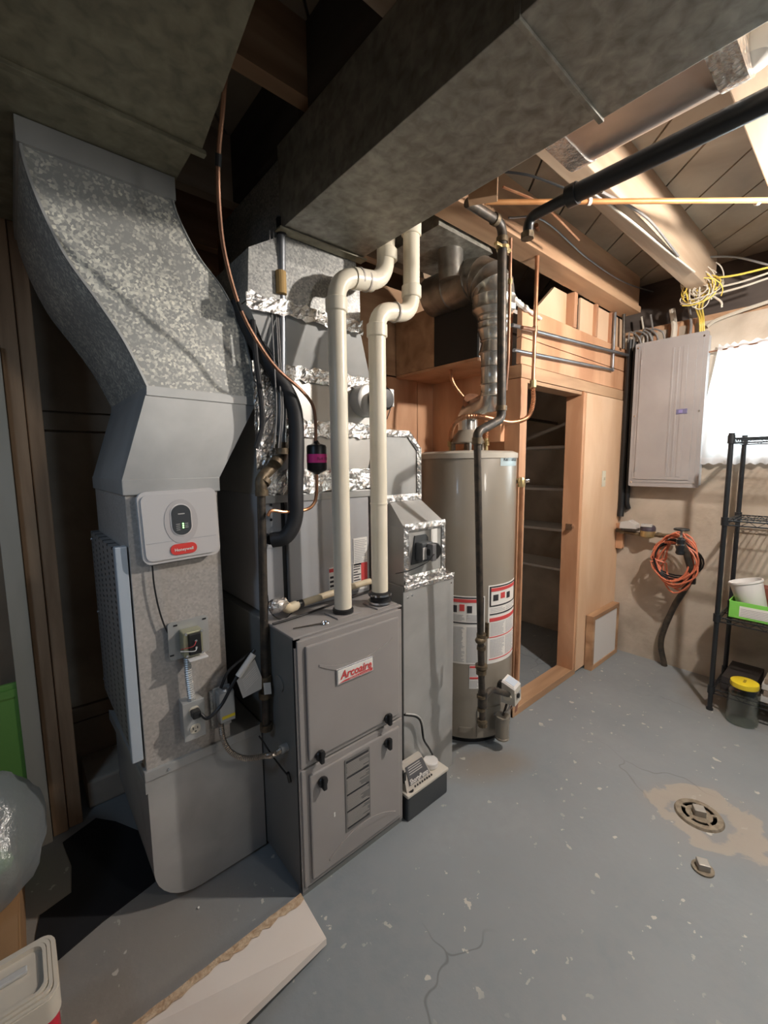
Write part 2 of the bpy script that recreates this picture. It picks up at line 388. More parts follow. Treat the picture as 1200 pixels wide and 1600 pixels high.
def semp(name, loc=(0, 0, 0)):
    o = bpy.data.objects.new(name, None); COL.objects.link(o); o.location = loc; o['kind'] = 'structure'; return o
# ================================================================ THE SETTING
ZJ, ZS = 2.45, 2.685          # joist undersides, subfloor underside
XW, YW, YB = 3.42, 1.25, 2.30  # right concrete wall, wooden closet wall, back wall
XL, YR = -.95, -1.7
struct('floor', B((XL, YR, -.1), (XW+.25, YB+.1, 0)), floorm)
# ceiling: diagonal planks and heavy joists
ceil = semp('ceiling', (1.5, .5, ZS))
def clip(poly, ax, val, keep_less):
    out = []
    for i in range(len(poly)):
        a, b = poly[i], poly[(i+1) % len(poly)]; ia = (a[ax] <= val) == keep_less; ib = (b[ax] <= val) == keep_less
        if ia: out.append(a)
        if ia != ib:
            t = (val-a[ax])/(b[ax]-a[ax]); out.append((a[0]+t*(b[0]-a[0]), a[1]+t*(b[1]-a[1])))
    return out
cw = .29
c = -3.6
while c < 5.4:
    g = .006
    poly = [(c+g+YR-1, YR-1), (c+cw-g+YR-1, YR-1), (c+cw-g+YB+1, YB+1), (c+g+YB+1, YB+1)]
    for ax, val, kl in ((0, XL, False), (0, XW+.1, True), (1, YR, False), (1, YB, True)):
        poly = clip(poly, ax, val, kl)
        if len(poly) < 3: break
    if len(poly) >= 3:
        mk('plank', prism(poly, 2, ZS, ZS+.02), plankm, ceil)
    c += cw
mk('deck_backing', B((XL, YR, ZS+.021), (XW+.2, YB+.1, ZS+.05)), darkwood, ceil)
for yh in (-.595, -.125, .345, .814):
    mk('joist', B((XL, yh-.09, ZJ), (XW-.12 if yh > .7 else XW+.1, yh, ZS), .004), joistw, ceil)
mk('joist', B((.2, 1.15, ZJ+.04), (XW-.1, 1.20, ZS)), stud_x, ceil)
mk('bottom_plate', B((1.12, 1.135, ZJ), (XW-.1, 1.26, ZJ+.04), .003), stud_x, ceil)
for ya, yb_ in ((-.125, .255), (.345, .724), (.814, 1.15), (1.20, 1.70)): mk('bay_light_blocker', B((.725, ya+.002, ZJ+.002), (.765, yb_-.002, ZS-.002)), darkwood, ceil)  # unseen boards added to keep lamp light out of the joist bays
for yh in (1.75, 2.15): mk('joist', B((XL, yh-.05, ZJ), (2.0, yh, ZS)), joistw, ceil)
# right wall, concrete with a window opening
wy0, wy1, wz0, wz1 = -.02, .70, 1.50, 2.12
struct('wall_right', join(B((XW, YR, 0), (XW+.2, wy0, 2.33)), B((XW, wy1, 0), (XW+.2, YB, 2.33)), B((XW, wy0, 0), (XW+.2, wy1, wz0)), B((XW, wy0, wz1), (XW+.2, wy1, 2.33))), concrete)
tr = semp('trim_1', (XW, .5, 2.33))
mk('sill_plate', B((XW+.02, YR, 2.33), (XW+.2, YB, 2.37)), stud_x, tr)
mk('rim_board', B((XW+.08, YR, 2.37), (XW+.2, YB, ZS)), darkwood, tr)
for i, (ya, yb_) in enumerate(((1.06, 1.10), (.93, .99), (.84, .88))):
    mk('stub_block', B((XW-.01, ya, 2.18), (XW+.03, yb_, 2.36)), stud_z, tr)
# window
wn = semp('window_1', (XW+.06, (wy0+wy1)/2, wz0))
for a, b in (((wy0, wz0), (wy1, wz0+.04)), ((wy0, wz1-.04), (wy1, wz1)), ((wy0, wz0), (wy0+.04, wz1)), ((wy1-.04, wz0), (wy1, wz1)), (((wy0+wy1)/2-.018, wz0), ((wy0+wy1)/2+.018, wz1))):
    mk('frame', B((XW+.05, a[0], a[1]), (XW+.09, b[0], b[1]), .003), white, wn)
for ya, yb_ in ((wy0+.04, (wy0+wy1)/2-.018), ((wy0+wy1)/2+.018, wy1-.04)):
    mk('pane', B((XW+.066, ya, wz0+.04), (XW+.070, yb_, wz1-.04)), glassm, wn)
# wall at the back (y = YB), formwork panels with proud strips
wb = semp('wall_back', (1, YB, 0))
mk('core', B((XL, YB+.02, 0), (XW, YB+.14, ZS)), concrete_dk, wb)
for z0, z1 in ((0, .29), (.36, 1.60), (1.68, ZS)):
    for x0, x1 in ((XL, -.04), (-.03, .9), (.91, 2.1), (2.11, XW)):
        mk('panel', B((x0+.003, YB, z0+.004), (x1-.003, YB+.02, z1-.004), .003), concrete_dk if x0 < 2 else closetwall, wb)
for z0, z1 in ((.29, .36), (1.60, 1.68)): mk('strip', B((XL, YB-.006, z0+.004), (XW, YB+.02, z1-.004), .003), concrete_dk, wb)
mk('footing', B((.13, YB-.22, 0), (.62, YB, .12), .01), concrete, wb)
# left wall, mostly outside the frame
struct('wall_left', B((XL-.12, YR, 0), (XL, YB+.1, ZS)), mat('dark_stained_wall', (.09, .07, .05), .9, 0, (.13, .10, .075), 4))
# stud partition in front of the back wall
ws = semp('wall_stud_partition', (0, 2.03, 0))
mk('stud', B((.055, 2.02, 0), (.102, 2.11, ZJ), .003), olddark, ws)
mk('stud', B((.005, 2.01, 0), (.053, 2.10, ZJ), .003), olddark, ws)
mk('board', B((-.052, 1.985, 0), (.003, 2.005, 1.86), .003), whiteboard, ws)
mk('sheathing', B((XL, 2.11, .6), (-.053, 2.13, ZJ)), concrete_dk, ws)
# closet: wooden wall with doorway
wf = semp('wall_front_closet', (2.7, YW, 0))
PX0, PX1 = 2.10, 2.765; HZ = 1.885
def brd(x0, x1, z0, z1, y0=YW, y1=YW+.025, m=plyorange, name='board'): return mk(name, B((x0, y0, z0+.002), (x1, y1, z1-.002), .002), m, wf)
brd(2.03, XW, HZ, 1.955, YW-.006, YW+.09, stud_x, 'header')
brd(2.03, XW, 1.955, 2.09); brd(2.03, XW, 2.09, 2.245)
brd(2.72, XW, 2.245, ZJ, YW+.02, YW+.035, plylight, 'filler_panel')
brd(2.60, 2.64, 2.245, ZJ, YW, YW+.05, stud_z, 'cripple_stud'); brd(2.90, 2.93, 2.245, ZJ, YW, YW+.05, stud_z, 'cripple_stud'); brd(3.14, 3.17, 2.245, ZJ, YW, YW+.05, stud_z, 'cripple_stud')
mk('gusset', hull_box([(2.2, YW+.05, 2.245), (2.60, YW+.05, 2.245), (2.60, YW+.05, ZJ), (2.45, YW+.05, ZJ)], [(2.2, YW+.07, 2.245), (2.60, YW+.07, 2.245), (2.60, YW+.07, ZJ), (2.45, YW+.07, ZJ)]), plylight, wf)
mk('backing', B((2.03, YW+.30, 2.245), (XW, YW+.32, ZJ)), darkwood, wf)
brd(2.795, XW-.004, .02, HZ, YW-.01, YW, plylight, 'plywood_sheet')
mk('stud', B((2.76, YW-.004, 0), (2.80, YW+.10, HZ), .002), stud_z, wf)
mk('stud', B((3.36, YW, 0), (3.40, YW+.09, HZ), .002), stud_z, wf)
dr = semp('door_1', ((PX0+PX1)/2, YW, 0))
mk('jamb', B((2.035, YW-.004, 0), (PX0, YW+.09, HZ), .002), stud_z, dr)
mk('jamb', B((PX1-.018, YW-.012, .045), (PX1, YW+.10, HZ), .002), plyorange, dr)
mk('threshold', B((2.035, YW-.006, 0), (2.80, YW+.10, .045), .003), stud_x, dr)
mk('head_jamb', B((PX0, YW, HZ-.02), (PX1-.018, YW+.10, HZ), .002), stud_x, dr)
st = mk('strike_plate', B((PX1-.021, YW+.03, 1.0), (PX1-.017, YW+.07, 1.04)), chrome, dr)
mk('door_catch', ring((PX1-.03, YW+.03, 1.02), (1, 0, 0), .014, .03), chrome, dr)
cs = semp('wall_closet_side', (2.1, 1.8, 0))
mk('panel', B((2.075, YW+.095, 0), (2.10, 1.90, 2.25)), plyorange, cs)
mk('panel', B((2.075, 1.90, 0), (2.10, YB-.01, ZJ)), closetwall, cs)
struct('trim_2', B((2.11, YW+.10, 2.25), (XW, YB, 2.27)), closetwall)
# closet shelves on the right wall
for z in (1.569, 1.249, .939, .635):
    sh = B((3.10, 1.37, z-.02), (XW-.002, YB-.01, z), .003)
    o = mk('closet_shelf', sh, shelfpaint)
    tag(o, {1.569: 'topmost painted shelf inside the dark closet', 1.249: 'second painted shelf from the top inside the closet', .939: 'third painted shelf from the top inside the closet', .635: 'lowest painted shelf inside the dark closet'}[z], 'shelf', 'shelves in the closet')
tag(mk('closet_rod', pipe([(2.11, 1.75, 1.79), (XW-.01, 1.75, 1.76)], .012), iron), 'dark hanging rod across the top of the closet', 'rod')
# alcove behind the water heater
al = semp('wall_alcove', (1.6, 1.9, 0))
mk('panel', B((1.05, 1.90, 0), (1.93, 1.92, 1.95)), plyorange, al)
mk('panel', B((1.935, 1.90, 0), (2.074, 1.92, 1.95)), plyorange, al)
for xx in (.78, 1.0, 1.22): mk('stud', B((xx, 1.93, 0), (xx+.04, 2.02, ZJ), .002), stud_z, al)
mk('panel', B((1.25, 1.905, 1.96), (2.07, 1.925, ZJ)), stud_x, al)
# boxed soffit above the tank
so = thing('boxed_soffit', 'boxed plywood soffit with metal side in dark reflection colour above the water heater', 'soffit', (1.9, 1.6, 1.95))
mk('bottom_panel', B((1.755, 1.316, 1.945), (2.073, 1.899, 1.96), .002), plyorange, so)
mk('side_panel', B((1.755, 1.60, 1.962), (1.77, 1.899, 2.27)), stud_x, so)
mk('metal_side', B((1.755, 1.318, 1.962), (1.768, 1.598, 2.25)), mat('dark_reflection_metal', (.02, .018, .015), .6), so)['label'] = 'sheet metal side coloured as its dark reflection'  # dark reflection in the bare metal put into its colour
mk('metal_front', B((1.77, 1.318, 1.962), (2.028, 1.325, 2.25)), galv_smooth, so)
# leaning framed panel, outlet cover, block
fp = thing('framed_board', 'small white board in a wooden frame leaning at foot of plywood wall', 'board', (3.13, 1.2, 0))
mk('white_face', B((2.95, 1.192, .03), (3.34, 1.20, .36)), white, fp)
for a, b in (((2.92, 0), (2.95, .39)), ((3.34, 0), (3.37, .39)), ((2.95, 0), (3.34, .03)), ((2.95, .36), (3.34, .39))):
    mk('frame_rail', B((a[0], 1.185, a[1]), (b[0], 1.235, b[1]), .002), stud_x, fp)
sw = thing('wall_switch', 'ivory blank switch plate on the plywood beside the closet door', 'switch', Y(YW-.012, 943, 748))
p = Y(YW-.012, 943, 748); mk('plate', B((p.x-.028, YW-.016, p.z-.055), (p.x+.028, YW-.0105, p.z+.055), .002), cream, sw)
mk('toggle', B((p.x-.005, YW-.024, p.z-.01), (p.x+.005, YW-.015, p.z+.01)), cream, sw)
o = mk('wood_block', B((3.37, YW-.06, .80), (3.412, YW-.012, .99), .003), plyorange); tag(o, 'small orange wood block in the corner beside the water meter', 'block')
# curtain
def curtain():
    y0, y1, z0, z1 = -.12, .775, 1.425, 2.155; nu, nv = 90, 18; vs = []
    for j in range(nv+1):
        for i in range(nu+1):
            u = i/nu; v = j/nv; flare = .035*(1-v)**1.5*(1 if u > .5 else 0)
            y = y0+(y1-.06-y0)*u + (u*.06) + (flare-.075*v)*(u > .8)*(u-.8)*5
            x = XW-.045 + .012*math.sin(u*62+.8*math.sin(v*3))*(.4+.6*(1-v)); z = z0+(z1-z0)*v + (.006*math.sin(u*120) if j == 0 else 0) + (.008*math.sin(u*90) if j == nv else 0)
            vs.append((x, y, z))
    f1, f2 = [], []
    for j in range(nv):
        for i in range(nu):
            a = j*(nu+1)+i; q = (a, a+1, a+nu+2, a+nu+1)
            (f2 if j in (0, nv-1) else f1).append(q)
    return (vs, f1), (vs, f2)
cg1, cg2 = curtain()
cu = thing('lace_curtain', 'sheer white lace curtain glowing over the basement window', 'curtain', (XW-.045, .33, 1.425))
mk('sheer_panel', cg1, lace, cu, True); mk('lace_border', cg2, lace_edge, cu, True)
mk('curtain_rod', pipe([(XW-.04, -.14, 2.145), (XW-.04, .80, 2.125), (XW-.002, .80, 2.125)], .005, .01), copper_dull, cu)
# ================================================================ DUCTS
t = thing('supply_trunk_duct', 'large grey galvanised trunk duct crossing overhead to the upper right', 'duct', (.87, .4, 2.2))
mk('duct_section', B((.715, .46, 2.20), (1.035, 1.32, ZJ-.002), .002), galv_dull, t)
mk('duct_section', B((.708, -1.2, 2.196), (1.042, .455, ZJ-.002), .002), galv_dull, t)
mk('seam_cleat', B((.705, .452, 2.190), (1.045, .464, 2.448), .002), galv_dull, t)
mk('flange', B((.700, 1.29, 2.192), (1.05, 1.328, 2.1975), .001), galv_old, t)
t = thing('supply_plenum', 'galvanised supply plenum with foil taped joints above the coil case', 'plenum', (.85, 1.55, 1.35))
YP = 1.385
def ringz(x0, x1, y0, y1, z): return [(x0, y0, z), (x1, y0, z), (x1, y1, z), (x0, y1, z)]
mk('upper_box', loft([ringz(.60, 1.045, 1.33, 1.86, 1.965), ringz(.61, 1.045, 1.33, 1.86, 2.12), ringz(.74, 1.03, 1.335, 1.86, 2.20), ringz(.74, 1.03, 1.335, 1.86, 2.44)]), galv, t)
mk('transition', loft([ringz(.70, 1.135, YP, 1.86, 1.79), ringz(.60, 1.045, 1.335, 1.86, 1.96)]), galv_smooth, t)
mk('lower_box', loft([ringz(.655, 1.10, YP, 1.86, 1.345), ringz(.66, 1.145, YP, 1.86, 1.55), ringz(.66, 1.145, YP, 1.86, 1.785)]), mat('pale_sheet_metal', (.50, .49, .46), .4, .4, (.60, .58, .54), 4), t)
def foilband(x0, x1, y, z0, z1, nx=26, nz=4, seed=1, tilt=0):
    rr = random.Random(seed); vs = []; fs = []
    for j in range(nz+1):
        for i in range(nx+1):
            vs.append((x0+(x1-x0)*i/nx, y-.004-rr.random()*.008-tilt*(j/nz), z0+(z1-z0)*j/nz+(rr.random()-.5)*.012))
    for j in range(nz):
        for i in range(nx):
            a = j*(nx+1)+i; fs.append((a, a+1, a+nx+2, a+nx+1))
    return vs, fs
for i, (x0, x1, y, z0, z1, tl) in enumerate(((.59, 1.05, 1.328, 1.935, 1.985, 0), (.66, 1.145, YP, 1.745, 1.795, 0), (.66, 1.145, YP, 1.55, 1.61, 0), (.645, 1.11, YP-.01, 1.345, 1.43, 0))):
    mk('foil_tape', foilband(x0, x1, y, z0, z1, seed=i, tilt=tl), foil, t)
mk('foil_tape', foilband(.625, .70, YP-.004, 1.43, 1.79, 8, 26, 9), foil, t)
tk = mk('takeoff_collar', lathe((1.09, YP, 1.70), [(.062, 0), (.062, .055), (.055, .058), (.0, .058)], axis=(0, -1, 0)), galv_smooth, t, True)
am = thing('damper_motor', 'black round damper motor on the white plenum behind the PVC pipe', 'motor', (1.12, YP-.08, 1.70))
mk('housing', lathe((1.12, YP-.059, 1.70), [(.0, 0), (.045, 0), (.045, .05), (.035, .06), (.0, .061)], axis=(0, -1, 0)), black, am, True)
mk('bracket', B((1.155, YP-.09, 1.675), (1.185, YP-.062, 1.745), .003), galv_smooth, am)
mk('red_mark', B((1.092, YP-.1215, 1.685), (1.104, YP-.118, 1.70)), inkred, am)
mk('wire', sweep(spline([(1.185, YP-.05, 1.72), (1.20, YP-.05, 1.68), (1.18, YP-.05, 1.63)]), .002, 6), black, am)
# return trunk overhead left
t = thing('return_trunk_duct', 'wide dark dusty return duct overhead at the upper left', 'duct', (.05, 1.0, 2.28))
mk('duct_section', B((-.45, 1.262, 2.285), (.435, 2.005, ZJ-.003), .002), galv_old, t)
mk('duct_section', hull_box([(-.50, 1.25, 2.283), (.452, 1.25, 2.283), (.405, .78, 2.30), (.36, -.2, 2.30), (-.50, -.2, 2.30)], [(-.50, 1.25, ZJ-.003), (.452, 1.25, ZJ-.003), (.405, .78, ZJ-.003), (.36, -.2, ZJ-.003), (-.50, -.2, ZJ-.003)]), galv_old, t)
mk('seam_flange', B((-.47, 1.240, 2.272), (.462, 1.260, 2.284), .002), galv_old, t)
# return drop
t = thing('return_drop_duct', 'curved galvanised return drop duct standing left of the furnace', 'duct', (.37, 1.7, 0))
YD0, YD1 = 1.42, 2.0
Lp = [(.081, 2.283), (.079, 2.204), (.104, 2.098), (.147, 1.99), (.209, 1.894), (.263, 1.804), (.307, 1.704), (.320, 1.668)]
Rp = [(.421, 2.283), (.430, 2.197), (.487, 2.089), (.562, 2.004), (.619, 1.887), (.648, 1.745), (.655, 1.675)]
def resamp(pl, n):
    q = spline([V((a, 0, b)) for a, b in pl], 8); cum = [0]
    for i in range(len(q)-1): cum.append(cum[-1]+(q[i+1]-q[i]).length)
    out = []; j = 0
    for k in range(n+1):
        s = cum[-1]*k/n
        while j < len(q)-2 and cum[j+1] < s: j += 1
        out.append(q[j].lerp(q[j+1], (s-cum[j])/max(cum[j+1]-cum[j], 1e-9)))
    return out
Lr, Rr = resamp(Lp, 30), resamp(Rp, 30)
mk('curved_section', loft([[(l.x, YD0, l.z), (r.x, YD0, r.z), (r.x, YD1, r.z), (l.x, YD1, l.z)] for l, r in zip(Lr, Rr)]), galv_spangle, t)
def edge_strip(P, s):
    return loft([[(p.x, YD0-.006, p.z), (p.x+s, YD0-.006, p.z+.003), (p.x+s, YD0+.004, p.z), (p.x, YD0+.004, p.z)] for p in P])
mk('edge_seam', edge_strip(Lr, .006), galv_smooth, t); mk('edge_seam', edge_strip(Rr, -.005), galv_smooth, t)
mk('top_collar', hull_box([(.072, YD0-.012, 2.225), (.428, YD0-.012, 2.222), (.428, YD0-.012, 2.283), (.072, YD0-.012, 2.283)], [(.072, YD1, 2.225), (.428, YD1, 2.222), (.428, YD1, 2.283), (.072, YD1, 2.283)]), galv_smooth, t)
mk('taper_section', loft([[(.236, YD0-.003, 1.41), (.512, YD0-.003, 1.405), (.512, YD1, 1.405), (.236, YD1, 1.41)], [(.318, YD0-.003, 1.672), (.657, YD0-.003, 1.668), (.657, YD1, 1.668), (.318, YD1, 1.672)]]), galv_smooth, t)
mk('joint_band', hull_box([(.314, YD0-.008, 1.655), (.661, YD0-.008, 1.651), (.663, YD0-.008, 1.678), (.316, YD0-.008, 1.682)], [(.314, YD1, 1.655), (.661, YD1, 1.651), (.663, YD1, 1.678), (.316, YD1, 1.682)]), galv_smooth, t)
mk('upright_box', B((.240, YD0, .50), (.505, YD1, 1.405), .002), mat('brownish_galvanised_steel', (.38, .35, .32), .45, .15, (.52, .48, .44), 150, kind='voronoi', lo=.25, hi=.75), t)
mk('joint_band', B((.234, YD0-.008, 1.365), (.512, YD1+.004, 1.41), .002), galv_smooth, t)
arc = [(.238+.14-.14*math.cos(a), .14+.01-.14*math.sin(a)) for a in [PI/2*k/8 for k in range(9)]]
mk('boot', prism([(.238, .495)] + arc + [(.617, .01), (.617, .495)], 1, YD0-.004, YD1), galv_smooth, t)
mk('joint_band', B((.232, YD0-.010, .470), (.617, YD1, .502), .002), galv_smooth, t)
mk('side_flange', hull_box([(.232, YD0-.008, .47), (.222, YD1+.02, .44), (.222, YD1+.02, .40), (.232, YD0-.008, .43)], [(.240, YD0-.008, .47), (.240, YD1, .44), (.240, YD1, .40), (.240, YD0-.008, .43)]), galv_smooth, t)
fc = mk('filter_cover', B((.212, YD0+.03, .55), (.238, YD1-.01, 1.20), .002), perf, t)
mk('cover_handle_strip', B((.205, YD0+.004, .54), (.236, YD0+.034, 1.215), .003), mat('bluish_lit_strip', (.50, .56, .62), .4, .2), t)  # bluish light of the assumed left window put into its colour
for z in (.60, .88, 1.17):
    mk('screw', ring((.212, YD1-.03, z), (1, 0, 0), .006, .01, 8), chrome, t)
mk('screw', ring((.30, YD0-.012, .485), (0, 1, 0), .004, .006, 8), chrome, t)
# ================================================================ FURNACE
t = thing('gas_furnace', 'grey upright gas furnace with two doors and black knobs', 'furnace', (.85, 1.5, 0))
FX0, FX1, FY, FZ = .622, 1.083, 1.15, .905
mk('cabinet', B((FX0, FY+.004, .015), (FX1, 1.87, FZ), .004), furn_side, t)
mk('top_plate', B((FX0-.003, FY+.002, FZ-.004), (FX1+.003, 1.40, FZ+.004), .003), furn, t)
mk('base_rail', B((FX0, FY+.004, 0), (FX1, FY+.03, .02)), furn_side, t)
mk('front_frame', join(B((FX0, FY+.002, .015), (FX0+.02, FY+.014, FZ-.004)), B((FX1-.016, FY+.002, .015), (FX1, FY+.014, FZ-.004)), B((FX0, FY+.002, FZ-.03), (FX1, FY+.014, FZ-.004))), furn, t)
def door_panel(z0, z1, arcs):
    # stepped face: outer flange, raised field
    g = join(B((FX0+.006, FY-.004, z0), (FX1-.004, FY+.010, z1), .004), B((FX0+.032, FY-.014, z0+.022), (FX1-.028, FY-.003, z1-.022), .006))
    return g
d1 = mk('upper_door', door_panel(.462, FZ-.008, 0), furn, t); d2 = mk('lower_door', door_panel(.03, .455, 0), furn, t)
def arcstrip(x0, x1, zc, h, up, y):
    top, bot = [], []; n = 16
    for i in range(n+1):
        u = i/n; x = x0+(x1-x0)*u; s = 4*u*(1-u); z = zc + (h*s if up else -h*s); wdt = .003+.009*s
        top.append((x, y, z+wdt)); bot.append((x, y, z-wdt))
    poly = top + bot[::-1]
    return hull_box(poly, [(p[0], p[1]+.008, p[2]) for p in poly])
mk('pressed_arc', arcstrip(.70, 1.02, .80, .045, False, FY-.0165), furn, d1)
mk('pressed_arc', arcstrip(.72, 1.03, .085, .04, True, FY-.0165), furn, d2)
bp = Y(FY-.016, 527, 1045); bq = Y(FY-.016, 583, 1072)
bx0, bx1, bz0, bz1 = Y(FY-.018, 526, 1060).x, Y(FY-.018, 583, 1040).x, Y(FY-.018, 527, 1071).z, Y(FY-.018, 526, 1047).z
nb = mk('name_badge', B((bx0, FY-.020, bz0), (bx1, FY-.013, bz1), .002), chrome, d1); nb['label'] = 'white and red lettered badge'
mk('badge_face', B((bx0+.004, FY-.0208, bz0+.003), (bx1-.004, FY-.0195, bz1-.003)), paper, nb) if False else None
bf = mk('badge_face', B((bx0+.004, FY-.0212, bz0+.0035), (bx1-.004, FY-.0190, bz1-.0035)), paper, t)
mk('badge_swoosh', hull_box([(bx0+.006, FY-.0218, bz0+.005), (bx1-.006, FY-.0218, bz0+.005), (bx1-.006, FY-.0218, bz0+.016), (bx0+.03, FY-.0218, bz0+.011)], [(bx0+.006, FY-.0205, bz0+.005), (bx1-.006, FY-.0205, bz0+.005), (bx1-.006, FY-.0205, bz0+.016), (bx0+.03, FY-.0205, bz0+.011)]), inkred, bf)
text('Arcoaire', (bx0+.012, FY-.0222, bz0+.018), (1, 0, .0), (0, 0, 1), .040, inkred, bf, off=.025, fit=(bx1-bx0)-.022, shear=.2)
text('HEATING & COOLING', (bx0+.05, FY-.0225, bz0+.0075), (1, 0, 0), (0, 0, 1), .006, paper, bf, fit=.09)
for (u, v, pd) in ((500, 1180, d1), (606, 1122, d1), (504, 1221, d2), (606, 1160, d2)):
    p = Y(FY-.02, u, v)
    mk('knob', join(lathe((p.x, FY-.012, p.z), [(.012, 0), (.016, .004), (.019, .012), (.017, .016), (.0, .018)], 12, axis=(0, -1, 0)), B((p.x-.007, FY-.040, p.z-.022), (p.x+.007, FY-.024, p.z+.022), .004)), black, pd, True)
# instruction label on lower door
q0, q1 = Y(FY-.0165, 538, 1185), Y(FY-.0165, 578, 1278)
lx0, lx1, lz1, lz0 = Y(FY-.0165, 539, 1200).x, Y(FY-.0165, 578, 1200).x, Y(FY-.0165, 558, 1178).z, Y(FY-.0165, 558, 1290).z
lb = mk('instruction_label', B((lx0, FY-.0165, lz0), (lx1, FY-.0138, lz1)), mat('faded_grey_label', (.17, .165, .16), .5), d2); lb['label'] = 'faded dark printed label strip'
def printlines(x0, x1, z0, z1, y, n, rr, dy=.0006, gap=.5):
    gs = []; h = (z1-z0)/n
    for i in range(n):
        z = z0+h*(i+.25); a = x0+(x1-x0)*.05*rr.random(); b = x1-(x1-x0)*.45*rr.random()**2
        gs.append(B((a, y-dy, z), (b, y, z+h*gap)))
    return join(*gs)
rr = random.Random(3)
mk('label_print', printlines(lx0+.004, lx1-.004, lz0+.01, lz1-.01, FY-.0168, 44, rr), mat('faded_print', (.33, .31, .29), .5), t)
mk('label_bands', join(*[B((lx0+.006, FY-.0176, lz0+(lz1-lz0)*k), (lx1-.006, FY-.0167, lz0+(lz1-lz0)*k+.007)) for k in (.04, .27, .5, .74, .95)]), inkblack, t)['kind'] = 'stuff'
o = mk('scratch_mark', B((.742, FY-.0155, .235), (.748, FY-.0135, .25)), paper, t)
# knockout discs on side
p = X(FX0-.001, 437, 1068); mk('side_knockout', ring((FX0-.001, p.y, p.z), (1, 0, 0), .028, .006, 20), furn_side, t)
p = X(FX0-.001, 448, 1167); mk('conduit_connector', ring((FX0-.012, p.y, p.z), (1, 0, 0), .014, .024, 12), galv_smooth, t)
CONN = V((FX0-.02, p.y, p.z))
# plates under the PVC pipes
PA, PB_ = V((.868, 1.232, FZ)), V((1.030, 1.215, FZ))
mk('vent_plate', B((PA.x-.055, PA.y-.045, FZ+.004), (PA.x+.05, PA.y+.045, FZ+.009), .002), furn, t)
mk('vent_plate', B((PB_.x-.05, PB_.y-.045, FZ+.004), (PB_.x+.048, PB_.y+.045, FZ+.009), .002), furn, t)
mk('vent_gasket', lathe(PA+V((0, 0, .008)), [(.038, 0), (.038, .014), (.032, .018)]), black, t, True)
# evaporator coil case
t = thing('coil_case', 'grey evaporator coil case sitting on top of the furnace', 'coil case', (.88, 1.6, FZ+.004))
CX0, CX1, CY, CZ = .652, 1.112, 1.392, 1.345
mk('case_body', B((CX0, CY+.01, FZ+.004), (CX1, 1.86, CZ), .003), coil_grey, t)
mk('left_panel', B((CX0+.002, CY, FZ+.006), (CX0+.066, CY+.012, CZ-.012), .002), coil_grey, t)
mk('left_panel', B((CX0+.004, CY-.002, 1.155), (CX0+.064, CY+.002, 1.32), .001), coil_grey, t)
mk('pipe_shadow_strip', B((CX0+.068, CY+.004, FZ+.006), (CX0+.082, CY+.013, CZ-.012)), black, t)  # vent pipe shadow on the case put in as a black strip
acc = mk('access_panel', B((CX0+.084, CY-.016, FZ+.006), (CX1-.002, CY+.010, CZ-.02), .005), coil_grey, t)
mk('top_rim', B((CX0-.004, CY-.022, CZ-.03), (CX1+.003, CY+.01, CZ-.002), .002), galv_smooth, t)
for (u, v) in ((423, 789), (423, 812)):
    p = Y(CY-.003, u, v); mk('screw', ring((p.x, CY-.003, p.z), (0, 1, 0), .005, .006, 8), chrome, t)
a = Y(CY-.018, 552, 842); b = Y(CY-.018, 574, 880)
lab = mk('rating_label', B((a.x, CY-.0185, b.z), (b.x, CY-.0155, a.z)), paper, acc)
mk('label_print', printlines(a.x+.003, b.x-.003, b.z+.005, a.z-.005, CY-.0188, 14, rr, .0008, .35), inkgrey, acc)
a2 = Y(CY-.018, 552, 882); b2 = Y(CY-.018, 574, 918)
mk('warning_label', B((a2.x-.002, CY-.0185, b2.z), (b2.x, CY-.0155, a2.z)), paper, acc)
mk('warning_red_block', B(((a2.x*.45+b2.x*.55), CY-.0195, b2.z+.03), (b2.x, CY-.0184, a2.z)), inkred, acc)
mk('warning_lines', printlines(a2.x, b2.x-.035, b2.z+.005, a2.z-.005, CY-.0188, 9, rr, .0008, .35), inkblack, acc)
a3 = Y(CY-.018, 514, 888); b3 = Y(CY-.018, 530, 925)
mk('warning_label', B((a3.x, CY-.0185, b3.z), (b3.x, CY-.0155, a3.z)), paper, acc)
mk('warning_red_block', B((a3.x, CY-.0195, a3.z-.018), (b3.x, CY-.0184, a3.z-.004)), inkred, acc)
mk('warning_lines', printlines(a3.x+.002, b3.x, b3.z+.005, a3.z-.03, CY-.0188, 4, rr, .0008, .5), inkblack, acc)
# PVC pipes
def pvcpipe(name, label, pts, r, couplings, fr=.085):
    t = thing(name, label, 'pipe', pts[0])
    f = fillet(pts, fr, 8)
    mk('pipe_run', sweep(f, r, 20), pvc, t, True)
    for c, d, rad, h in couplings: mk('coupling', lathe(V(c)-V(d).normalized()*h/2, [(rad*.93, 0), (rad, .003), (rad, h-.003), (rad*.93, h)], 24, axis=d), pvc, t, True)
    return t
z1 = Y(1.232, 530, 432).z
A0 = PA + V((0, 0, .008)); A1 = V((.868, 1.232, z1)); A2 = V((1.085, 1.232, z1+.03)); A3 = V((1.10, 1.232, 2.34))
t = pvcpipe('vent_pipe', 'cream PVC vent pipe rising from the furnace left of its twin, bend highest', [A0, A1, A2, A3, (1.10, 1.30, 2.42), (1.10, 1.85, 2.42)], .0315,
        [(A1-V((0, 0, .095)), (0, 0, 1), .0375, .045), (A2+V((.012, 0, .10)), (0, 0, 1), .0375, .04)])
mk('joint_ring', ring((A1+A2)/2 - V((.012, 0, 0)), A2-A1, .0365, .006, 24), pvc_edge, t, True); mk('joint_ring', ring((A1+A2)/2+V((.020, 0, 0)), A2-A1, .0365, .006, 24), pvc_edge, t, True)
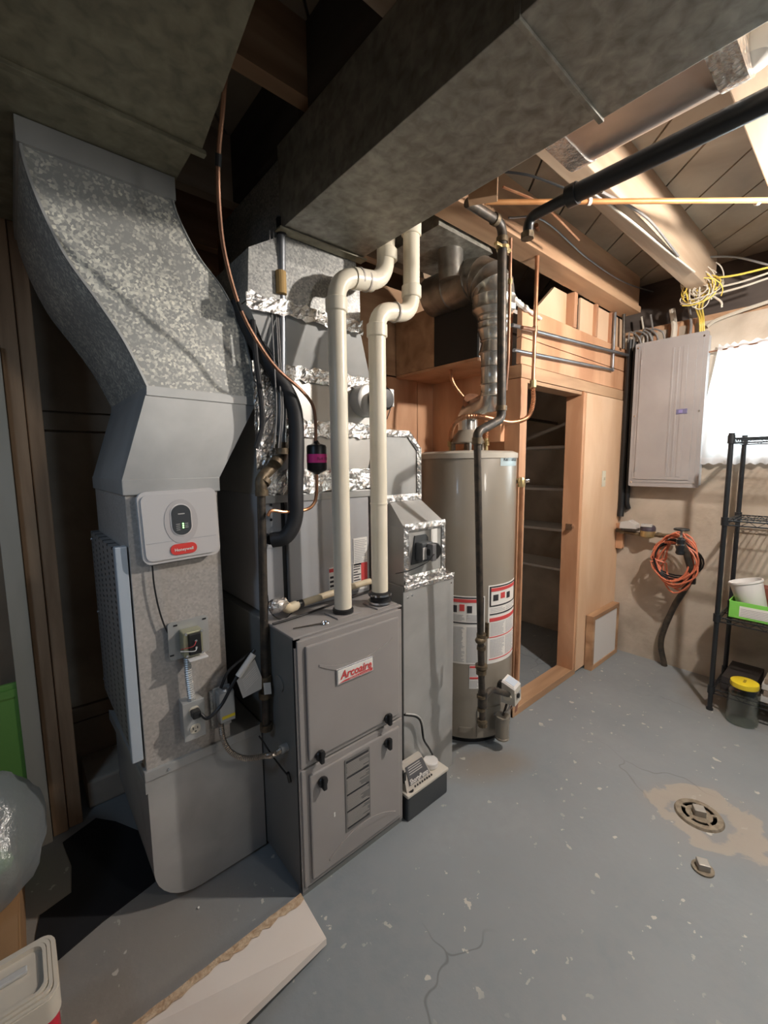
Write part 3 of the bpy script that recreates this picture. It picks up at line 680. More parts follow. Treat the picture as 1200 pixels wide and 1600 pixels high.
mk('elbow_body', ring((A1+A2)/2+V((.004, 0, 0)), A2-A1, .0355, .085, 24), pvc, t, True)
z2 = Y(1.215, 612, 490).z
B0 = PB_+V((0, 0, .008)); B1 = V((1.030, 1.215, z2)); B2 = V((1.205, 1.215, z2+.015)); B3 = V((1.205, 1.215, 2.37))
t = pvcpipe('vent_pipe', 'cream PVC vent pipe nearer the water heater, with rubber coupling at its foot', [B0, B1, B2, B3, (1.36, 1.215, 2.52)], .0315,
        [(B1-V((0, 0, .075)), (0, 0, 1), .0375, .045), (B2+V((0, 0, .085)), (0, 0, 1), .0375, .045), (B3-V((0, 0, .05)), (0, 0, 1), .0375, .045)], .075)
mk('joint_ring', ring((B1+B2)/2, B2-B1, .0365, .006, 24), pvc_edge, t, True)
mk('rubber_coupling', lathe(B0, [(.036, 0), (.044, .004), (.044, .014), (.038, .018), (.038, .03), (.044, .034), (.044, .045), (.034, .05)], 24), black, t, True)
mk('clamp_band', ring(B0+V((0, 0, .010)), (0, 0, 1), .0455, .008, 24), chrome, t, True); mk('clamp_band', ring(B0+V((0, 0, .040)), (0, 0, 1), .0455, .008, 24), chrome, t, True)
mk('joint_ring', ring((B0.x, B0.y, 1.30), (0, 0, 1), .0335, .005, 24), pvc, t, True)
# condensate pipe
q0 = V((.72, 1.33, .945)); q1 = V((1.00, 1.33, .965))
t = thing('condensate_pipe', 'tan PVC condensate pipe lying across the furnace top behind the vent pipes', 'pipe', q0)
mk('pipe_run', sweep([q0, q1, V((1.075, 1.33, .968))], .013, 12), tan_pvc, t, True)
mk('elbow', pipe([q0+V((.01, 0, 0)), q0+V((-.03, -.01, -.002)), q0+V((-.045, 0, .03))], .018, .02), tan_pvc, t, True)
mk('black_band', ring(q0+V((.03, 0, .002)), q1-q0, .0145, .016), black, t)
def blob(c, r, seed, sc=(1, 1, 1), n=2, amp=.25):
    rr = random.Random(seed); bm = bmesh.new(); bmesh.ops.create_icosphere(bm, subdivisions=n, radius=1)
    for v in bm.verts: v.co = V((v.co.x*sc[0], v.co.y*sc[1], v.co.z*sc[2]))*r*(1+(rr.random()-.5)*amp)+V(c)
    g = ([tuple(v.co) for v in bm.verts], [tuple(v.index for v in f.verts) for f in bm.faces]); bm.free(); return g
mk('foil_wrap', blob(q0+V((-.065, -.01, .02)), .032, 4, (1.2, .8, .9)), foil, t)
# wrench and wire on the furnace top
p0 = Z(FZ+.008, 458, 982); p1 = Z(FZ+.008, 508, 973)
t = thing('ratchet_wrench', 'slim steel wrench with chrome ring end lying on the furnace top', 'wrench', p0)
d = (p1-p0).normalized()
mk('shaft', sweep([p0, p1-d*.01], lambda i: .003 if i else .0018, 8), iron, t)
mk('ring_end', loft([[p1+V((.011*math.cos(2*PI*k/14), .011*math.sin(2*PI*k/14), 0))+V((math.cos(2*PI*k/14), math.sin(2*PI*k/14), 0))*(.004*math.cos(2*PI*j/6))+V((0, 0, .004*math.sin(2*PI*j/6))) for j in range(6)] for k in range(14)], closed=True), chrome, t, True)
W = [Z(FZ+.010, *p) for p in ((426, 975), (450, 968), (490, 955), (530, 940), (575, 925))]
tag(mk('black_cable', sweep(spline(W), .004, 8), black), 'black cable running over the furnace top towards the vent pipes', 'cable')
W = [Y(1.33, *p) for p in ((418, 930), (422, 955), (440, 968), (458, 955), (465, 938))]
tag(mk('thin_wire', sweep(spline(W), .0022, 6), black), 'thin looped black wire beside the foil wrapped drain elbow', 'wire')
# ================================================================ REFRIGERANT AND GAS LINES LEFT
t = thing('liquid_line', 'thin copper refrigerant line curving down beside the return duct to a drier', 'pipe', (.82, 1.30, 1.2))
LL = [Y(1.0, 356, 60), Y(1.05, 349, 160), Y(1.10, 341, 250), Y(1.15, 343, 330), Y(1.2, 352, 400), Y(1.25, 374, 478), Y(1.28, 400, 530), Y(1.28, 432, 575), Y(1.29, 468, 607), Y(1.30, 488, 632), Y(1.30, 493, 660), Y(1.30, 493, 690)]
mk('copper_tube', sweep(spline(LL), .0055, 8), copper_dull, t, True)
for i in (2, 5): mk('black_tie', ring(LL[i], LL[i+1]-LL[i-1], .0075, .025, 10), black, t)
p = Y(1.30, 495, 715)
mk('filter_drier', lathe((p.x, p.y, p.z-.045), [(.006, -.015), (.012, -.01), (.033, 0), (.035, .004), (.035, .082), (.032, .088), (.012, .094), (.006, .105)], 24), black, t, True)
mk('magenta_sticker', lathe((p.x, p.y, p.z-.018), [(.0355, 0), (.0355, .030)], 24), pink, t, True)['label'] = 'magenta sticker with black marks'
text('R-410', p+V((-.020, -.036, -.009)), (.8, -.6, 0), (0, 0, 1), .014, inkblack, t)
W = [Y(1.30, *q) for q in ((495, 738), (494, 775), (488, 790), (475, 797), (445, 800), (425, 798), (418, 806))]
mk('lower_tube', sweep(spline(W), .006, 8), copper, t, True)
t = thing('suction_line', 'thick black insulated refrigerant line looping into the coil case', 'pipe', Y(1.33, 428, 844))
W = [Y(1.42, 372, 470), Y(1.40, 392, 520), Y(1.36, 425, 575), Y(1.34, 455, 625), Y(1.32, 463, 670), Y(1.30, 462, 760), Y(1.30, 461, 810), Y(1.31, 447, 838), Y(1.34, 425, 844)]
mk('insulated_tube', sweep(spline(W), lambda i: .0265, 14), blackfoam, t, True)
p = Y(1.36, 423, 843); mk('end_collar', ring((p.x, CY-.01, p.z), (0, 1, 0), .018, .05), black, t)
t = thing('gas_pipe', 'black iron gas pipe with capped foot beside the furnace left side', 'pipe', (.60, 1.27, .56))
YG = 1.325
G = [Y(YG, 416, 1138), Y(YG, 408, 762), Y(1.37, 441, 700), Y(1.325, 439, 340)]
mk('lower_pipe', sweep(G[:2], .014, 12), iron, t, True)
mk('upper_pipe', sweep([G[2], G[3]], .0145, 12), steelpipe, t, True)
mk('offset_elbow', pipe([G[1]-V((0, 0, .01)), G[1]+V((0, 0, .03)), G[2]-V((0, 0, .03)), G[2]+V((0, 0, .02))], .019, .03), iron_fit, t, True)
for q, h in (((409, 770), .02), ((413, 752), .016), ((432, 722), .016), ((441, 705), .02), ((414, 1062), .03), ((414, 1085), .02), ((416, 1135), .022)):
    p = Y(YG, *q); mk('fitting_collar', ring(p, (0, 0, 1) if q[0] not in (432, 413) else G[2]-G[1], .0215, h, 12), iron_fit, t, True)
p = Y(YG-.02, 417, 1075); mk('paper_tag', quad(p+V((-.010, 0, -.02)), p+V((.014, -.004, -.024)), p+V((.012, -.004, .018)), p+V((-.012, 0, .022))), paper, t)
mk('black_sleeve', ring(Y(YG, 439, 340)+V((0, 0, -.03)), (0, 0, 1), .016, .05), black, t)
mk('masking_tape_wrap', ring(Y(YG, 439, 442), (0, 0, 1), .0175, .07), mat('masking_tape', (.50, .32, .12), .7), t)['label'] = 'tan tape wrap'
for i, (u0, u1) in enumerate(((421, 424), (427, 431), (433, 434))):
    W = [Y(YG+.01, *q) for q in ((u0, 360), (u0+2, 420), (u1, 480), (u1+4, 560), (u1+8, 640), (u1+4, 700))]
    tag(mk('thermostat_cable', sweep(spline(W), .003, 6), greywire), ('leftmost of three thin grey cables beside the upright gas pipe', 'middle one of three thin grey cables beside the upright gas pipe', 'rightmost of three thin grey cables beside the upright gas pipe')[i], 'cable', 'cables strapped to the gas pipe')
W = [Y(YG+.03, *q) for q in ((395, 500), (400, 560), (405, 600), (410, 660), (400, 700))]
tag(mk('dark_hose', sweep(spline(W), .009, 8), blackfoam), 'slim black hose hanging behind the curved return duct edge', 'hose')
# ================================================================ CONTROLS ON THE RETURN BOX
t = thing('zone_control_panel', 'rounded white control panel with green lights on the return duct', 'control panel', (.38, 1.40, 1.155))
YC = 1.385
zc = [Y(YC, *q) for q in ((214, 768), (338, 763), (340, 869), (228, 883))]
x0 = zc[0].x; x1 = zc[1].x; z1 = zc[0].z; z0 = zc[3].z
ang = math.atan2(zc[1].z-zc[0].z, x1-x0)
cc = V(((x0+x1)/2, YC, (z0+z1)/2)); hw, hh = (x1-x0)/2, (z1-z0)/2
Mz = Matrix.Translation(cc) @ Matrix.Rotation(math.radians(-1.5), 4, 'Y')
def zp(poly, ya, yb, m_, name, par=None, sm=False): return mk(name, xf(prism(poly, 1, ya, yb), Mz), m_, par or t, sm)
zp(rrect(-hw*.97, -hh*.97, hw*.97, hh*.97, .02), .012, YD0-YC, white_cool, 'back_box')
zp(rrect(-hw, -hh, hw, hh, .024), .0, .014, white_cool, 'cover', sm=False)
zp(rrect(-hw*.93, -hh*.91, hw*.93, hh*.91, .02), -.005, .0, white_cool, 'raised_face')
zp([(.048*math.cos(a), .012+.068*math.sin(a)) for a in [2*PI*k/28 for k in range(28)]], -.0065, -.005, mat('raised_oval', (.50, .475, .47), .5), 'oval_surround')
w_ = zp(rrect(-.0305, -.044+.012, .0305, .054+.012, .030, 8), -.0085, -.006, white, 'window_rim')
dk = zp(rrect(-.0275, -.041+.012, .0275, .051+.012, .027, 8), -.010, -.008, mat('smoked_window', (.06, .065, .07), .3), 'display_window')
for k in range(3): mk('status_light', xf(ring((.003, -.0105, .005-.006*k), (0, 1, 0), .0022, .002, 8), Mz), green_led, dk)
mk('display_print', xf(join(*[B((-.017, -.0108, .004-.0058*k), (-.006, -.0099, .0055-.0058*k)) for k in range(4)], *[B((.008, -.0108, .004-.0058*k), (.018, -.0099, .0055-.0058*k)) for k in range(3)], B((-.009, -.0108, .034), (.010, -.0099, .037))), Mz), paper_dim, dk)
zp(rrect(-.038, -hh*.82, .038, -hh*.52, .0155, 6), -.0085, -.005, honred, 'name_plate')['label'] = 'red lozenge name plate'
Q = Mz.to_3x3()
text('Honeywell', Mz @ V((-.027, -.0090, -hh*.72)), Q @ V((1, 0, 0)), Q @ V((0, 0, 1)), .013, paper, t, off=.02, fit=.054)
mk('cover_groove', xf(B((-hw*.9, -.0056, -hh*.42), (hw*.9, -.0049, -hh*.405)), Mz), inkgrey, t)
W = [Y(1.40, *q) for q in ((238, 884), (241, 915), (248, 950), (258, 980), (272, 1003), (284, 1014))]
tag(mk('control_wire', sweep(spline(W), .0025, 6), black), 'thin dark wire hanging from the white control panel to the transformer', 'wire')
# transformer
t = thing('transformer', 'small low voltage transformer on a square steel box cover', 'transformer', (.39, 1.40, .85))
xa, xb_, za, zb = Y(1.395, 263, 1000).x, Y(1.395, 327, 1000).x, Y(1.395, 300, 1024).z, Y(1.395, 300, 966).z
mk('box_cover', xf(prism(rrect(xa, za, xb_, zb, .012, 4), 1, 1.395, 1.40), Matrix.Identity(4)), galv_smooth, t)
mk('junction_box', B((xa+.006, 1.40, za+.006), (xb_-.006, YD0, zb-.006), .006), galv, t)
for (u, v) in ((274, 978), (319, 967), (269, 1025)):
    p = Y(1.394, u, v); mk('slot_hole', B((p.x-.006, 1.3935, p.z-.002), (p.x+.006, 1.3955, p.z+.003), .001), black, t)
a, b = Y(1.35, 288, 990), Y(1.35, 321, 1020)
mk('core', B((a.x-.004, 1.352, b.z), (b.x-.004, 1.395, a.z), .004), mat('zinc_plate', (.45, .44, .30), .35, .6), t)
mk('winding', B((a.x+.010, 1.343, b.z+.006), (b.x-.012, 1.356, a.z-.006), .003), black, t)
for dz in (.012, -.010):
    mk('terminal', ring(((a.x+b.x)/2, 1.341, (a.z+b.z)/2+dz), (0, 1, 0), .004, .006, 8), chrome, t)
for (sx, sz) in ((.004, -.004), (-.008, -.004), (.004, .006), (-.008, .006)):
    mk('screw', ring(((a.x if sx > 0 else b.x)+sx, 1.35, (a.z if sz < 0 else b.z)+sz), (0, 1, 0), .004, .006, 8), chrome, t)
mk('lead_wire', sweep(spline([(a.x-.012, 1.36, (a.z+b.z)/2-.018), ((a.x+b.x)/2-.008, 1.335, (a.z+b.z)/2-.018), ((a.x+b.x)/2, 1.337, (a.z+b.z)/2-.010)]), .0016, 6), paper, t)
mk('lead_wire', sweep(spline([(a.x-.010, 1.36, (a.z+b.z)/2-.012), ((a.x+b.x)/2-.010, 1.336, (a.z+b.z)/2-.002), ((a.x+b.x)/2, 1.337, (a.z+b.z)/2+.012)]), .0012, 6), inkred, t)
mk('bottom_bracket', B((a.x+.006, 1.335, b.z-.010), (b.x+.004, 1.39, b.z-.006), .001), white, t)
W = [Y(1.385, *q) for q in ((293, 1028), (294, 1050), (297, 1075), (299, 1092))]
t = thing('flexible_conduit', 'short upright shiny spiral conduit between transformer and outlet box', 'conduit', W[-1])
mk('spiral_tube', corrug(spline(W), .0105, .007, .14), galv_smooth, t)
mk('end_nut', ring(W[-1], (0, 0, 1), .013, .012, 10), galv_smooth, t)
t = thing('outlet_box', 'steel outlet box with ivory receptacle low on the return duct', 'outlet', Y(1.37, 303, 1150))
a, b = Y(1.37, 287, 1105), Y(1.37, 320, 1143)
xa, xb_ = a.x-.002, b.x+.002; zb, za = Y(1.37, 300, 1097).z, Y(1.37, 303, 1155).z
mk('box', B((xa, 1.372, za+.004), (xb_, YD0, zb), .003), galv_smooth, t)
mk('face_plate', B((xa-.002, 1.368, za), (xb_+.002, 1.373, zb+.002), .002), galv_smooth, t)
xm = (xa+xb_)/2
for zz in (za+.036, zb-.030):
    r_ = mk('receptacle', prism(rrect(xm-.016, zz-.014, xm+.016, zz+.014, .011, 5), 1, 1.365, 1.369), cream, t)
    mk('slots', join(B((xm-.008, 1.3645, zz-.001), (xm-.0055, 1.3655, zz+.008)), B((xm+.0055, 1.3645, zz-.001), (xm+.008, 1.3655, zz+.007)), B((xm-.003, 1.3645, zz-.010), (xm+.003, 1.3655, zz-.006))), black, r_)
P0 = V((xm, 1.355, zb-.03))
t = thing('power_cord', 'black power cord with plug looping from the outlet up past the white tag', 'cord', P0)
mk('plug', B((xm-.013, 1.335, zb-.043), (xm+.013, 1.366, zb-.020), .005), black, t)
W = [P0+V((.01, -.02, 0))] + [Y(1.32, *q) for q in ((325, 1122), (345, 1103), (362, 1072), (378, 1045), (398, 1015))]
mk('cord', sweep(spline(W), .0055, 8), black, t, True)
W2 = [Y(1.34, *q) for q in ((398, 1015), (372, 1035), (355, 1052), (345, 1075))]
mk('cord', sweep(spline(W2), .005, 8), black, t, True)
a, b = Y(1.315, 372, 1057), Y(1.315, 396, 1022)
t = thing('warning_tag', 'grey plastic warning tag wrapped on the black power cord', 'tag', a)
mk('wrap_sleeve', sweep([a, b], .0105, 10), paper, t, True)
g = [Y(1.31, *q) for q in ((370, 1064), (398, 1030), (409, 1058), (409, 1076), (380, 1091))]
fl_ = mk('flag', hull_box(g, [p+V((0, .0015, 0)) for p in g]), paper_dim, t)
def lerp2(g4, u, v): return (g4[0].lerp(g4[1], u)).lerp(g4[3].lerp(g4[2], u), v)
G4 = [Y(1.309, *q) for q in ((376, 1062), (399, 1037), (407, 1060), (382, 1086))]
mk('flag_print', join(*[quad(lerp2(G4, .08, v), lerp2(G4, .92, v), lerp2(G4, .92, v+.05), lerp2(G4, .08, v+.05), .0004) for v in (.1, .22, .34, .46, .58, .70, .82)]), white, fl_)
t = thing('switch_box', 'small steel switch box with yellow sticker beside the outlet box', 'switch box', Y(1.39, 348, 1130))
a, b = Y(1.385, 336, 1085), Y(1.385, 362, 1133)
mk('back_plate', B((a.x-.002, 1.40, b.z), (b.x+.006, 1.405, a.z+.012), .002), galv_smooth, t)
mk('box', B((a.x+.006, 1.365, b.z+.030), (b.x+.008, 1.402, a.z+.004), .004), galv_smooth, t)
mk('yellow_sticker', B((a.x+.012, 1.3635, b.z+.044), (b.x+.006, 1.3655, b.z+.054)), yellow, t)
mk('mount_bracket', B((a.x-.01, 1.404, b.z), (b.x+.006, YD0+.001, a.z)), galv, t)
mk('knock_nut', ring(((a.x+b.x)/2+.006, 1.383, a.z+.006), (0, 0, 1), .009, .008, 10), chrome, t)
W = [Y(1.375, 345, 1130), Y(1.36, 349, 1155), Y(1.33, 362, 1176), Y(1.29, 385, 1185), Y(1.26, 415, 1181), CONN+V((-.03, 0, -.004)), CONN]
t = thing('flexible_conduit', 'curved spiral steel conduit drooping from switch box into the furnace side', 'conduit', W[3])
mk('spiral_tube', corrug(spline(W, 10), .0085, .006, .14), mat('dull_spiral_steel', (.50, .44, .38), .3, .9), t)
W = [Y(1.27, 405, 1150), Y(1.25, 425, 1180), Y(1.22, 440, 1200), Y(1.20, 450, 1212)]
t = thing('black_wire_end', 'loose black wire with a plug end hanging on the furnace side', 'wire', W[-1])
mk('wire', sweep(spline(W), .003, 6), black, t)
mk('wire_plug', sweep([W[-1]+V((0, 0, .01)), W[-1]+V((.006, 0, -.025))], .006, 8), black, t)
# ================================================================ SIDE DUCT BY FURNACE
t = thing('makeup_air_duct', 'galvanised side duct with sloped hood between furnace and water heater', 'duct', (1.33, 1.35, 0))
SY = 1.232
xa, xb_ = 1.17, 1.49
SZ = .945
mk('base_box', B((xa, SY, 0), (xb_, 1.55, SZ), .003), galv_smooth, t)
hx0, hx1 = 1.178, 1.425
mk('hood_box', B((hx0, SY+.002, SZ), (hx1, 1.55, 1.19), .002), galv_smooth, t)
mk('hood_slope', hull_box([(hx0, SY+.002, 1.19), (hx1, SY+.002, 1.19), (hx1, 1.50, 1.19), (hx0, 1.50, 1.19)], [(hx0+.02, SY+.11, 1.285), (hx1-.04, SY+.11, 1.285), (hx1-.04, 1.50, 1.285), (hx0+.02, 1.50, 1.285)]), galv_smooth, t)
u0, u1 = hx0-.02, hx1-.038
mk('upper_box', prism([(u0, 1.285), (u1, 1.285), (u1, 1.515), (u1-.07, 1.585), (u0, 1.585)], 1, SY+.115, 1.55), galv_smooth, t)
def tapestrip(pts, wd, nrm, seed=0):
    rr = random.Random(seed); L_, R_ = [], []
    pts = [V(p) for p in pts]; N_ = V(nrm); dense = []
    for i in range(len(pts)-1):
        n = max(int((pts[i+1]-pts[i]).length/.012), 1)
        dense += [pts[i].lerp(pts[i+1], k/n) for k in range(n)]
    dense.append(pts[-1]); ts, _ = frames(dense); rings = []
    for p, tt in zip(dense, ts):
        s = tt.cross(N_).normalized()
        rings.append([p+s*wd*.5+N_*.002, p+s*wd*.2+N_*(.003+rr.random()*.006), p-s*wd*.2+N_*(.003+rr.random()*.006), p-s*wd*.5+N_*.002])
    vs = [q for r in rings for q in r]; fs = []
    for k in range(len(rings)-1):
        for i in range(3): a = k*4+i; fs.append((a, a+1, a+5, a+4))
    return [tuple(v) for v in vs], fs
ny = (0, -1, 0)
for i, (pp, wd, nn) in enumerate((([(xa, SY, SZ-.008), (xb_, SY, SZ-.008)], .03, ny), ([(hx0, SY, SZ+.02), (hx1, SY, SZ+.02)], .045, ny), ([(hx0+.01, SY, SZ+.02), (hx0+.01, SY, 1.19)], .03, ny), ([(hx1-.01, SY, SZ+.02), (hx1-.01, SY, 1.19)], .025, ny), ([(hx0, SY, 1.185), (hx1, SY, 1.185)], .035, ny),
      ([(u0, SY+.113, 1.295), (u1, SY+.113, 1.295)], .04, ny), ([(u1-.01, SY+.112, 1.29), (u1-.01, SY+.112, 1.51), (u1-.075, SY+.112, 1.575), (u0, SY+.112, 1.575)], .028, ny), ([(xa+.0, 1.24, SZ+.003), (xb_-.03, 1.24, SZ+.003)], .03, (0, 0, 1)), ([(xb_-.03, SY, SZ+.004), (xb_-.03, 1.5, SZ+.004)], .05, (0, 0, 1)))):
    mk('foil_tape', tapestrip(pp, wd, nn, i), foil, t)
mk('white_tab', B((1.335, SY-.001, 1.10), (1.375, SY+.003, 1.17)), paper, t)
for (x, z) in ((xa+.025, SZ-.05), (1.22, SZ-.045), (xb_-.02, SZ-.04)): mk('screw', ring((x, SY, z), (0, 1, 0), .004, .006, 8), chrome, t)
t = thing('damper_actuator', 'black damper actuator on the foil taped duct hood', 'actuator', (1.28, SY-.05, 1.08))
mk('mount_plate', hull_box([(1.215, SY-.004, 1.03), (1.315, SY-.004, 1.035), (1.315, SY-.004, 1.135), (1.30, SY-.004, 1.15), (1.235, SY-.004, 1.15)], [(1.215, SY+.002, 1.03), (1.315, SY+.002, 1.035), (1.315, SY+.002, 1.135), (1.30, SY+.002, 1.15), (1.235, SY+.002, 1.15)]), mat('dark_grey_plastic', (.07, .075, .08), .4), t)
mk('motor_body', B((1.235, SY-.045, 1.045), (1.30, SY-.004, 1.125), .006), mat('dark_grey_plastic', (.07, .075, .08), .4), t)
mk('motor_label', B((1.238, SY-.0465, 1.055), (1.262, SY-.044, 1.105)), paper_dim, t)
mk('round_cap', lathe((1.295, SY-.04, 1.085), [(.0, .0), (.034, 0), (.036, .006), (.036, .022), (.030, .028), (.0, .028)], 24, axis=(0, -1, 0)), black, t, True)
mk('clamp', B((1.262, SY-.078, 1.05), (1.285, SY-.045, 1.12), .004), mat('mid_grey_metal', (.2, .2, .21), .4, .4), t)
W = [(1.268, SY-.08, 1.08), (1.22, SY-.085, 1.055), (1.15, SY-.06, 1.03), (1.10, SY-.03, 1.02)]
mk('wire', sweep(spline(W), .002, 6), black, t)
# condensate pump
t = thing('condensate_pump', 'condensate pump with beige housing on a black tank beside the furnace', 'pump', (1.22, 1.08, 0))
a = Z(0, 633, 1281); b = Z(0, 699, 1238)
px0, px1, py0, py1 = 1.095, b.x, min(a.y, b.y)-.0, SY-.012
mk('reservoir', B((px0, py0, 0), (px1, py1, .105), .008), pumpdark, t)
mk('tank_lid', B((px0-.004, py0-.004, .105), (px1+.004, py1, .118), .004), beigeplastic, t)
hx0_, hx1_ = px0+.006, px1-.085
mk('motor_housing', hull_box([(hx0_, py0+.012, .118), (hx1_, py0+.012, .118), (hx1_, py1-.008, .118), (hx0_, py1-.008, .118)], [(hx0_+.012, py0+.055, .215), (hx1_-.03, py0+.055, .215), (hx1_-.03, py1-.02, .215), (hx0_+.012, py1-.02, .215)]), pumpgrey, t)
F4 = [V((hx0_+.02, py0+.0195, .135)), V((hx1_-.012, py0+.0195, .135)), V((hx1_-.030, py0+.048, .200)), V((hx0_+.024, py0+.048, .200))]
nf = (F4[1]-F4[0]).cross(F4[3]-F4[0]).normalized()
pl = mk('pump_label', quad(*[p-nf*-.002 for p in F4], .001), mat('pump_label_grey', (.10, .10, .11), .5), t)
if nf.y > 0: nf = -nf
up = (F4[3]-F4[0]).normalized()
text('ShortyPump', F4[0]+V((.004, 0, .004))+nf*.004, (1, 0, 0), up, .026, paper, pl, off=.03, fit=(F4[1]-F4[0]).length*.9)
mk('label_print', join(*[quad(lerp2(F4, .1, v)+nf*.0035, lerp2(F4, .8, v)+nf*.0035, lerp2(F4, .8, v+.05)+nf*.0035, lerp2(F4, .1, v+.05)+nf*.0035, .0005) for v in (.5, .62, .75, .87)]), paper_dim, pl)
mk('round_cap', lathe((px1-.045, py0+.06, .118), [(.030, 0), (.034, .004), (.034, .024), (.030, .028), (0, .028)], 20), white, t, True)
mk('inlet_hole', ring((px0+.028, py0+.016, .1185), (0, 0, 1), .014, .002, 16), black, t)
mk('vent_slots', join(*[B((hx0_-.001+.0, py0+.03+.012*k, .15), (hx0_+.012, py0+.034+.012*k, .195)) for k in range(4)]), black, t)
mk('vent_holes', join(*[B((hx0_+.045+.014*k, py0+.0105, .121), (hx0_+.051+.014*k, py0+.015, .127)) for k in range(8)]), black, t)
W = [Y(1.205, *q) for q in ((632, 1117), (650, 1120), (658, 1130), (662, 1155), (672, 1172), (679, 1190))] + [V((px1-.07, py1-.03, .13))]
t = thing('pump_hose', 'black and white tubing curving down behind the condensate pump', 'hose', W[-1])
mk('tube', sweep(spline(W), .0045, 8), black, t, True)
mk('tube', sweep(spline([w_+V((-.002, -.008, .010)) for w_ in W[:4]]), .0035, 8), paper_dim, t, True)
# ================================================================ WATER HEATER
WC, WR = V((1.8425, 1.437, 0)), .2536
t = thing('water_heater', 'tall tan gas water heater tank with warning labels', 'water heater', WC)
def cylhit(u, v, r=WR):
    d = ray(u, v); ox, oy = CAM.x-WC.x, CAM.y-WC.y; a = d.x*d.x+d.y*d.y; b = 2*(ox*d.x+oy*d.y); c = ox*ox+oy*oy-r*r
    q = max(b*b-4*a*c, 0); s = (-b-math.sqrt(q))/(2*a); p = CAM+d*s; return math.atan2(p.y-WC.y, p.x-WC.x), p.z
mk('tank', lathe(WC, [(WR-.012, .035), (WR, .04), (WR, 1.475), (WR-.002, 1.48)], 64), wh_tan, t, True)
mk('base_ring', lathe(WC, [(WR-.03, 0), (WR-.03, .036)], 48), black, t, True)
mk('top_cap', lathe(WC, [(WR+.004, 1.470), (WR+.004, 1.495), (WR-.02, 1.505), (0.01, 1.515)], 64), wh_top, t, True)
def patch(th0, th1, z0, z1, dr=.0015, n=10):
    f = []; r0, r1 = WR, WR+dr; vs = []; fs = []
    for i in range(n+1):
        a = th0+(th1-th0)*i/n
        for r, z in ((r1, z0), (r1, z1), (r0, z1), (r0, z0)): vs.append((WC.x+r*math.cos(a), WC.y+r*math.sin(a), z))
    for i in range(n):
        for k in range(4): a = i*4+k; b = i*4+(k+1) % 4; fs.append((a, b, b+4, a+4))
    fs += [(0, 1, 2, 3), tuple(n*4+k for k in range(4))]
    return vs, fs
def curvedlabel(name, th0, th1, z0, z1, rows, par, seed, cols=2):
    rr = random.Random(seed)
    lb = mk(name, patch(th0, th1, z0, z1), paper, par, True)
    w_ = th1-th0; gs = []
    for (za, zb, kind) in rows:
        A, B_ = z0+(z1-z0)*za, z0+(z1-z0)*zb
        if kind == 'red': mk('red_band', patch(th0+w_*.04, th1-w_*.04, A, B_, .003), inkred, lb, True)
        elif kind == 'black': mk('black_rule', patch(th0+w_*.04, th1-w_*.04, A, B_, .003), inkblack, lb, True)
        elif kind == 'text':
            n = max(int((B_-A)/.0065), 2)
            for c_ in range(cols):
                for k in range(n):
                    s = th0+w_*(.06+c_*.9/cols); e = s+w_*(.82/cols)*(.75+.25*rr.random()); zz = A+(B_-A)*k/n
                    gs.append(patch(s, e, zz, zz+.0028, .0026, 3))
        elif kind == 'frame':
            for q in (patch(th0+w_*.03, th1-w_*.03, A, A+.006, .003), patch(th0+w_*.03, th1-w_*.03, B_-.006, B_, .003), patch(th0+w_*.03, th0+w_*.065, A, B_, .003, 2), patch(th1-w_*.065, th1-w_*.03, A, B_, .003, 2)):
                mk('black_rule', q, inkblack, lb, True)
        elif kind == 'icons':
            for c_ in range(3):
                s = th0+w_*(.12+.2*c_); mk('pictogram', patch(s, s+w_*.13, A+(B_-A)*.2*(c_ % 2), B_-(B_-A)*.15*((c_+1) % 2), .003, 3), inkblack if c_ != 1 else inkred, lb, True)
    if gs: mk('fine_print', join(*gs), inkgrey, lb)['kind'] = 'stuff'
    return lb
tL0 = cylhit(700, 980)[0]; tL1 = cylhit(757, 980)[0]; zt, zbm = cylhit(735, 932)[1], cylhit(735, 1038)[1]
ths = sorted((tL0, tL1)); 
curvedlabel('warning_label', ths[0], ths[1], zbm, zt, ((.60, .985, 'frame'), (.91, .955, 'red'), (.76, .88, 'icons'), (.64, .74, 'text'), (.03, .56, 'text')), t, 1)
tR0 = cylhit(762, 980)[0]; tR1 = cylhit(801, 980)[0]; ths2 = sorted((tR0, tR1)); zt2 = cylhit(765, 915)[1]; zb2 = cylhit(765, 1037)[1]
curvedlabel('warning_label', ths2[0], ths2[1], zb2, zt2, ((.73, .985, 'frame'), (.92, .96, 'red'), (.80, .89, 'icons'), (.66, .72, 'text'), (.625, .64, 'black'), (.54, .585, 'red'), (.36, .53, 'text'), (.335, .345, 'red'), (.08, .32, 'text'), (.05, .06, 'red')), t, 2)
s0, s1 = sorted((cylhit(733, 1060)[0], cylhit(750, 1060)[0]))
curvedlabel('small_label', s0, s1, cylhit(742, 1076)[1], cylhit(742, 1040)[1], ((.9, .98, 'red'), (.55, .88, 'text'), (.42, .5, 'red'), (.05, .38, 'text')), t, 3, 1)
s0, s1 = sorted((cylhit(782, 720)[0], cylhit(806, 720)[0])); bz0, bz1 = cylhit(790, 728)[1], cylhit(790, 707)[1]
bl = mk('brand_sticker', patch(s0, s1, bz0, bz1), mat('silver_blue_sticker', (.50, .62, .66), .3, .3), t, True)
